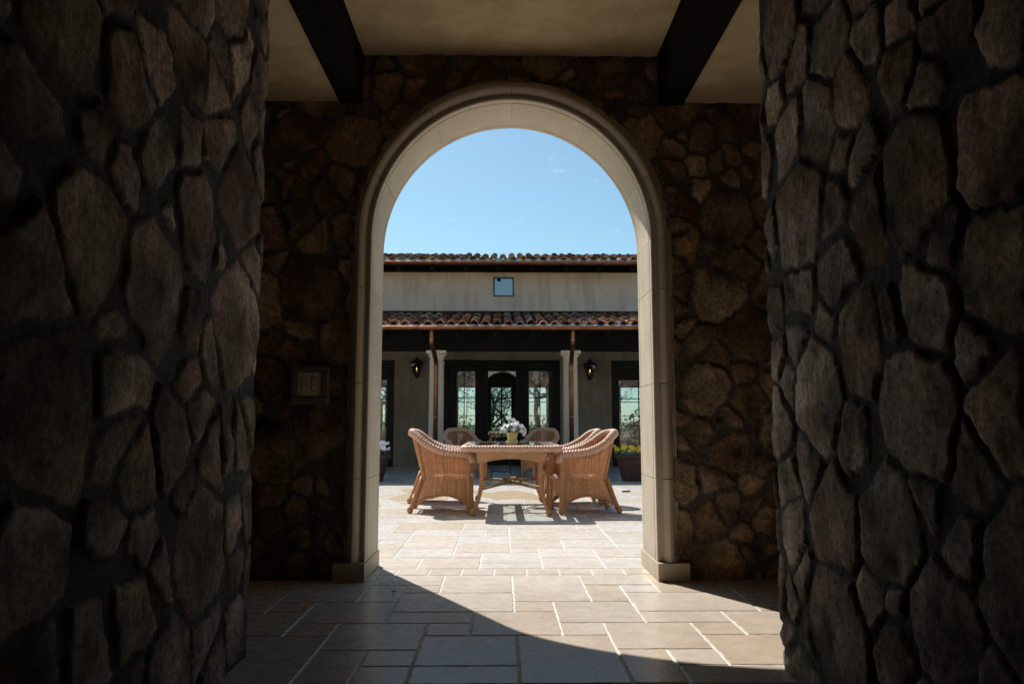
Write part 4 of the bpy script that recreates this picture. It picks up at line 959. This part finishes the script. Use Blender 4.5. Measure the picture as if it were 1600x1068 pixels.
# small iron stand between the shaded chairs
e = empty('iron_stand', (0, 13.9, 0)); tag(e, 'thin legged black iron stand between the two shaded chairs', 'plant stand')
m = MB()
m.lathe([(0, .50), (.2, .50), (.2, .515), (0, .515)], (0, 0, 0), 24); m.build('stand_top', 'black', e)
for sx in (-1, 1):
    for sy in (-1, 1):
        m = MB(); m.tube([(sx * .15, sy * .12, .50), (sx * .185, sy * .15, 0)], .008, 8); m.build('leg', 'black', e)
m = MB(); m.tube([(-.178, -.145, .12), (.178, -.145, .12), (.178, .145, .12), (-.178, .145, .12)], .006, 6, closed=True); m.build('stretcher', 'black', e)

# fallen leaves on the paving
def fallen(x, y, s, rz, label):
    e_ = MB(); e_.grid(lambda u, v: ((u - .5) * s, (v - .5) * s * .5 * math.sin(math.pi * min(max(u, .04), .96)) ** .7, .004 + .35 * s * (abs(v - .5)) ** 1.3 + .12 * s * (u - .3) ** 2), 8, 4)
    o = e_.build('fallen_leaf', 'dry'); o.location = (x, y, 0); o.rotation_euler = (0, 0, rz); tag(o, label, 'leaf')
fallen(-.627, 4.466, .035, .9, 'small curled dry leaf in the shade beside the left arch base')
fallen(1.82, 10.9, .13, .2, 'dry brown leaf in the sun at the right beyond the chairs')

# ================================================================== BEYOND THE HOUSE
def tree(x, y, h, seed, label, leafn, z0=-.12):
    r_ = random.Random(seed); e = empty('oak_tree', (x, y, z0)); tag(e, label, 'tree', 'trees beyond the house'); t = MB(); lf = MB(); tips = []
    def br(p, d, ln, rad, lv):
        pts = [p]; q = Vector(p); dd = Vector(d).normalized()
        for k in range(4):
            dd = (dd + Vector((r_.uniform(-.25, .25), r_.uniform(-.25, .25), r_.uniform(-.1, .16)))).normalized(); q = q + dd * ln / 4; pts.append(q.copy())
        t.tube(pts, [rad * (1 - .45 * k / 4) for k in range(5)], 7 if lv < 2 else 4)
        if lv >= 2: tips.extend(pts[1:])
        if lv < 5:
            for k in range(3 if lv < 3 else 2):
                i = r_.choice((2, 3, 4)); a = Vector((r_.uniform(-1, 1), r_.uniform(-1, 1), r_.uniform(-.15, .7))).normalized(); br(pts[i], (dd * .5 + a).normalized(), ln * r_.uniform(.6, .8), rad * .5, lv + 1)
    br((0, 0, 0), (r_.uniform(-.1, .1), 0, 1), h * .34, h * .024, 0)
    for _ in range(leafn):
        p = r_.choice(tips); p = p + Vector((r_.gauss(0, .35), r_.gauss(0, .35), r_.gauss(0, .28))); leafquad(lf, p, r_.uniform(.035, .075), r_)
    t.build('trunk', 'bark', e); lf.build('crown', 'tleaf', e)
for k, a in enumerate([(-.9, 34, 6.5, 'forked oak seen through the middle door panes', 1500), (1.9, 36, 7, 'slender oak seen through the right leaf of the centre doors', 900), (-2.6, 38, 6.5, 'leafy oak seen through the left leaf of the centre doors', 2200), (-5.9, 36, 7, 'oak seen through the door at the far left', 1800), (6.4, 46, 7, 'distant oak seen through the door at the far right', 1500), (.6, 52, 7, 'far oak between the two middle trees', 2200)]):
    tree(a[0], a[1], a[2], 40 + k, a[3], a[4])
hd = MB(); r_ = random.Random(8)
for _ in range(5200): leafquad(hd, (r_.uniform(-10, 12), 58 + r_.uniform(-1, 1), -.1 + abs(r_.gauss(0, .7))), r_.uniform(.1, .22), r_)
tag(hd.build('hedge', 'tleaf'), 'low green hedge at the end of the lawn behind the house', 'hedge', kind='stuff')
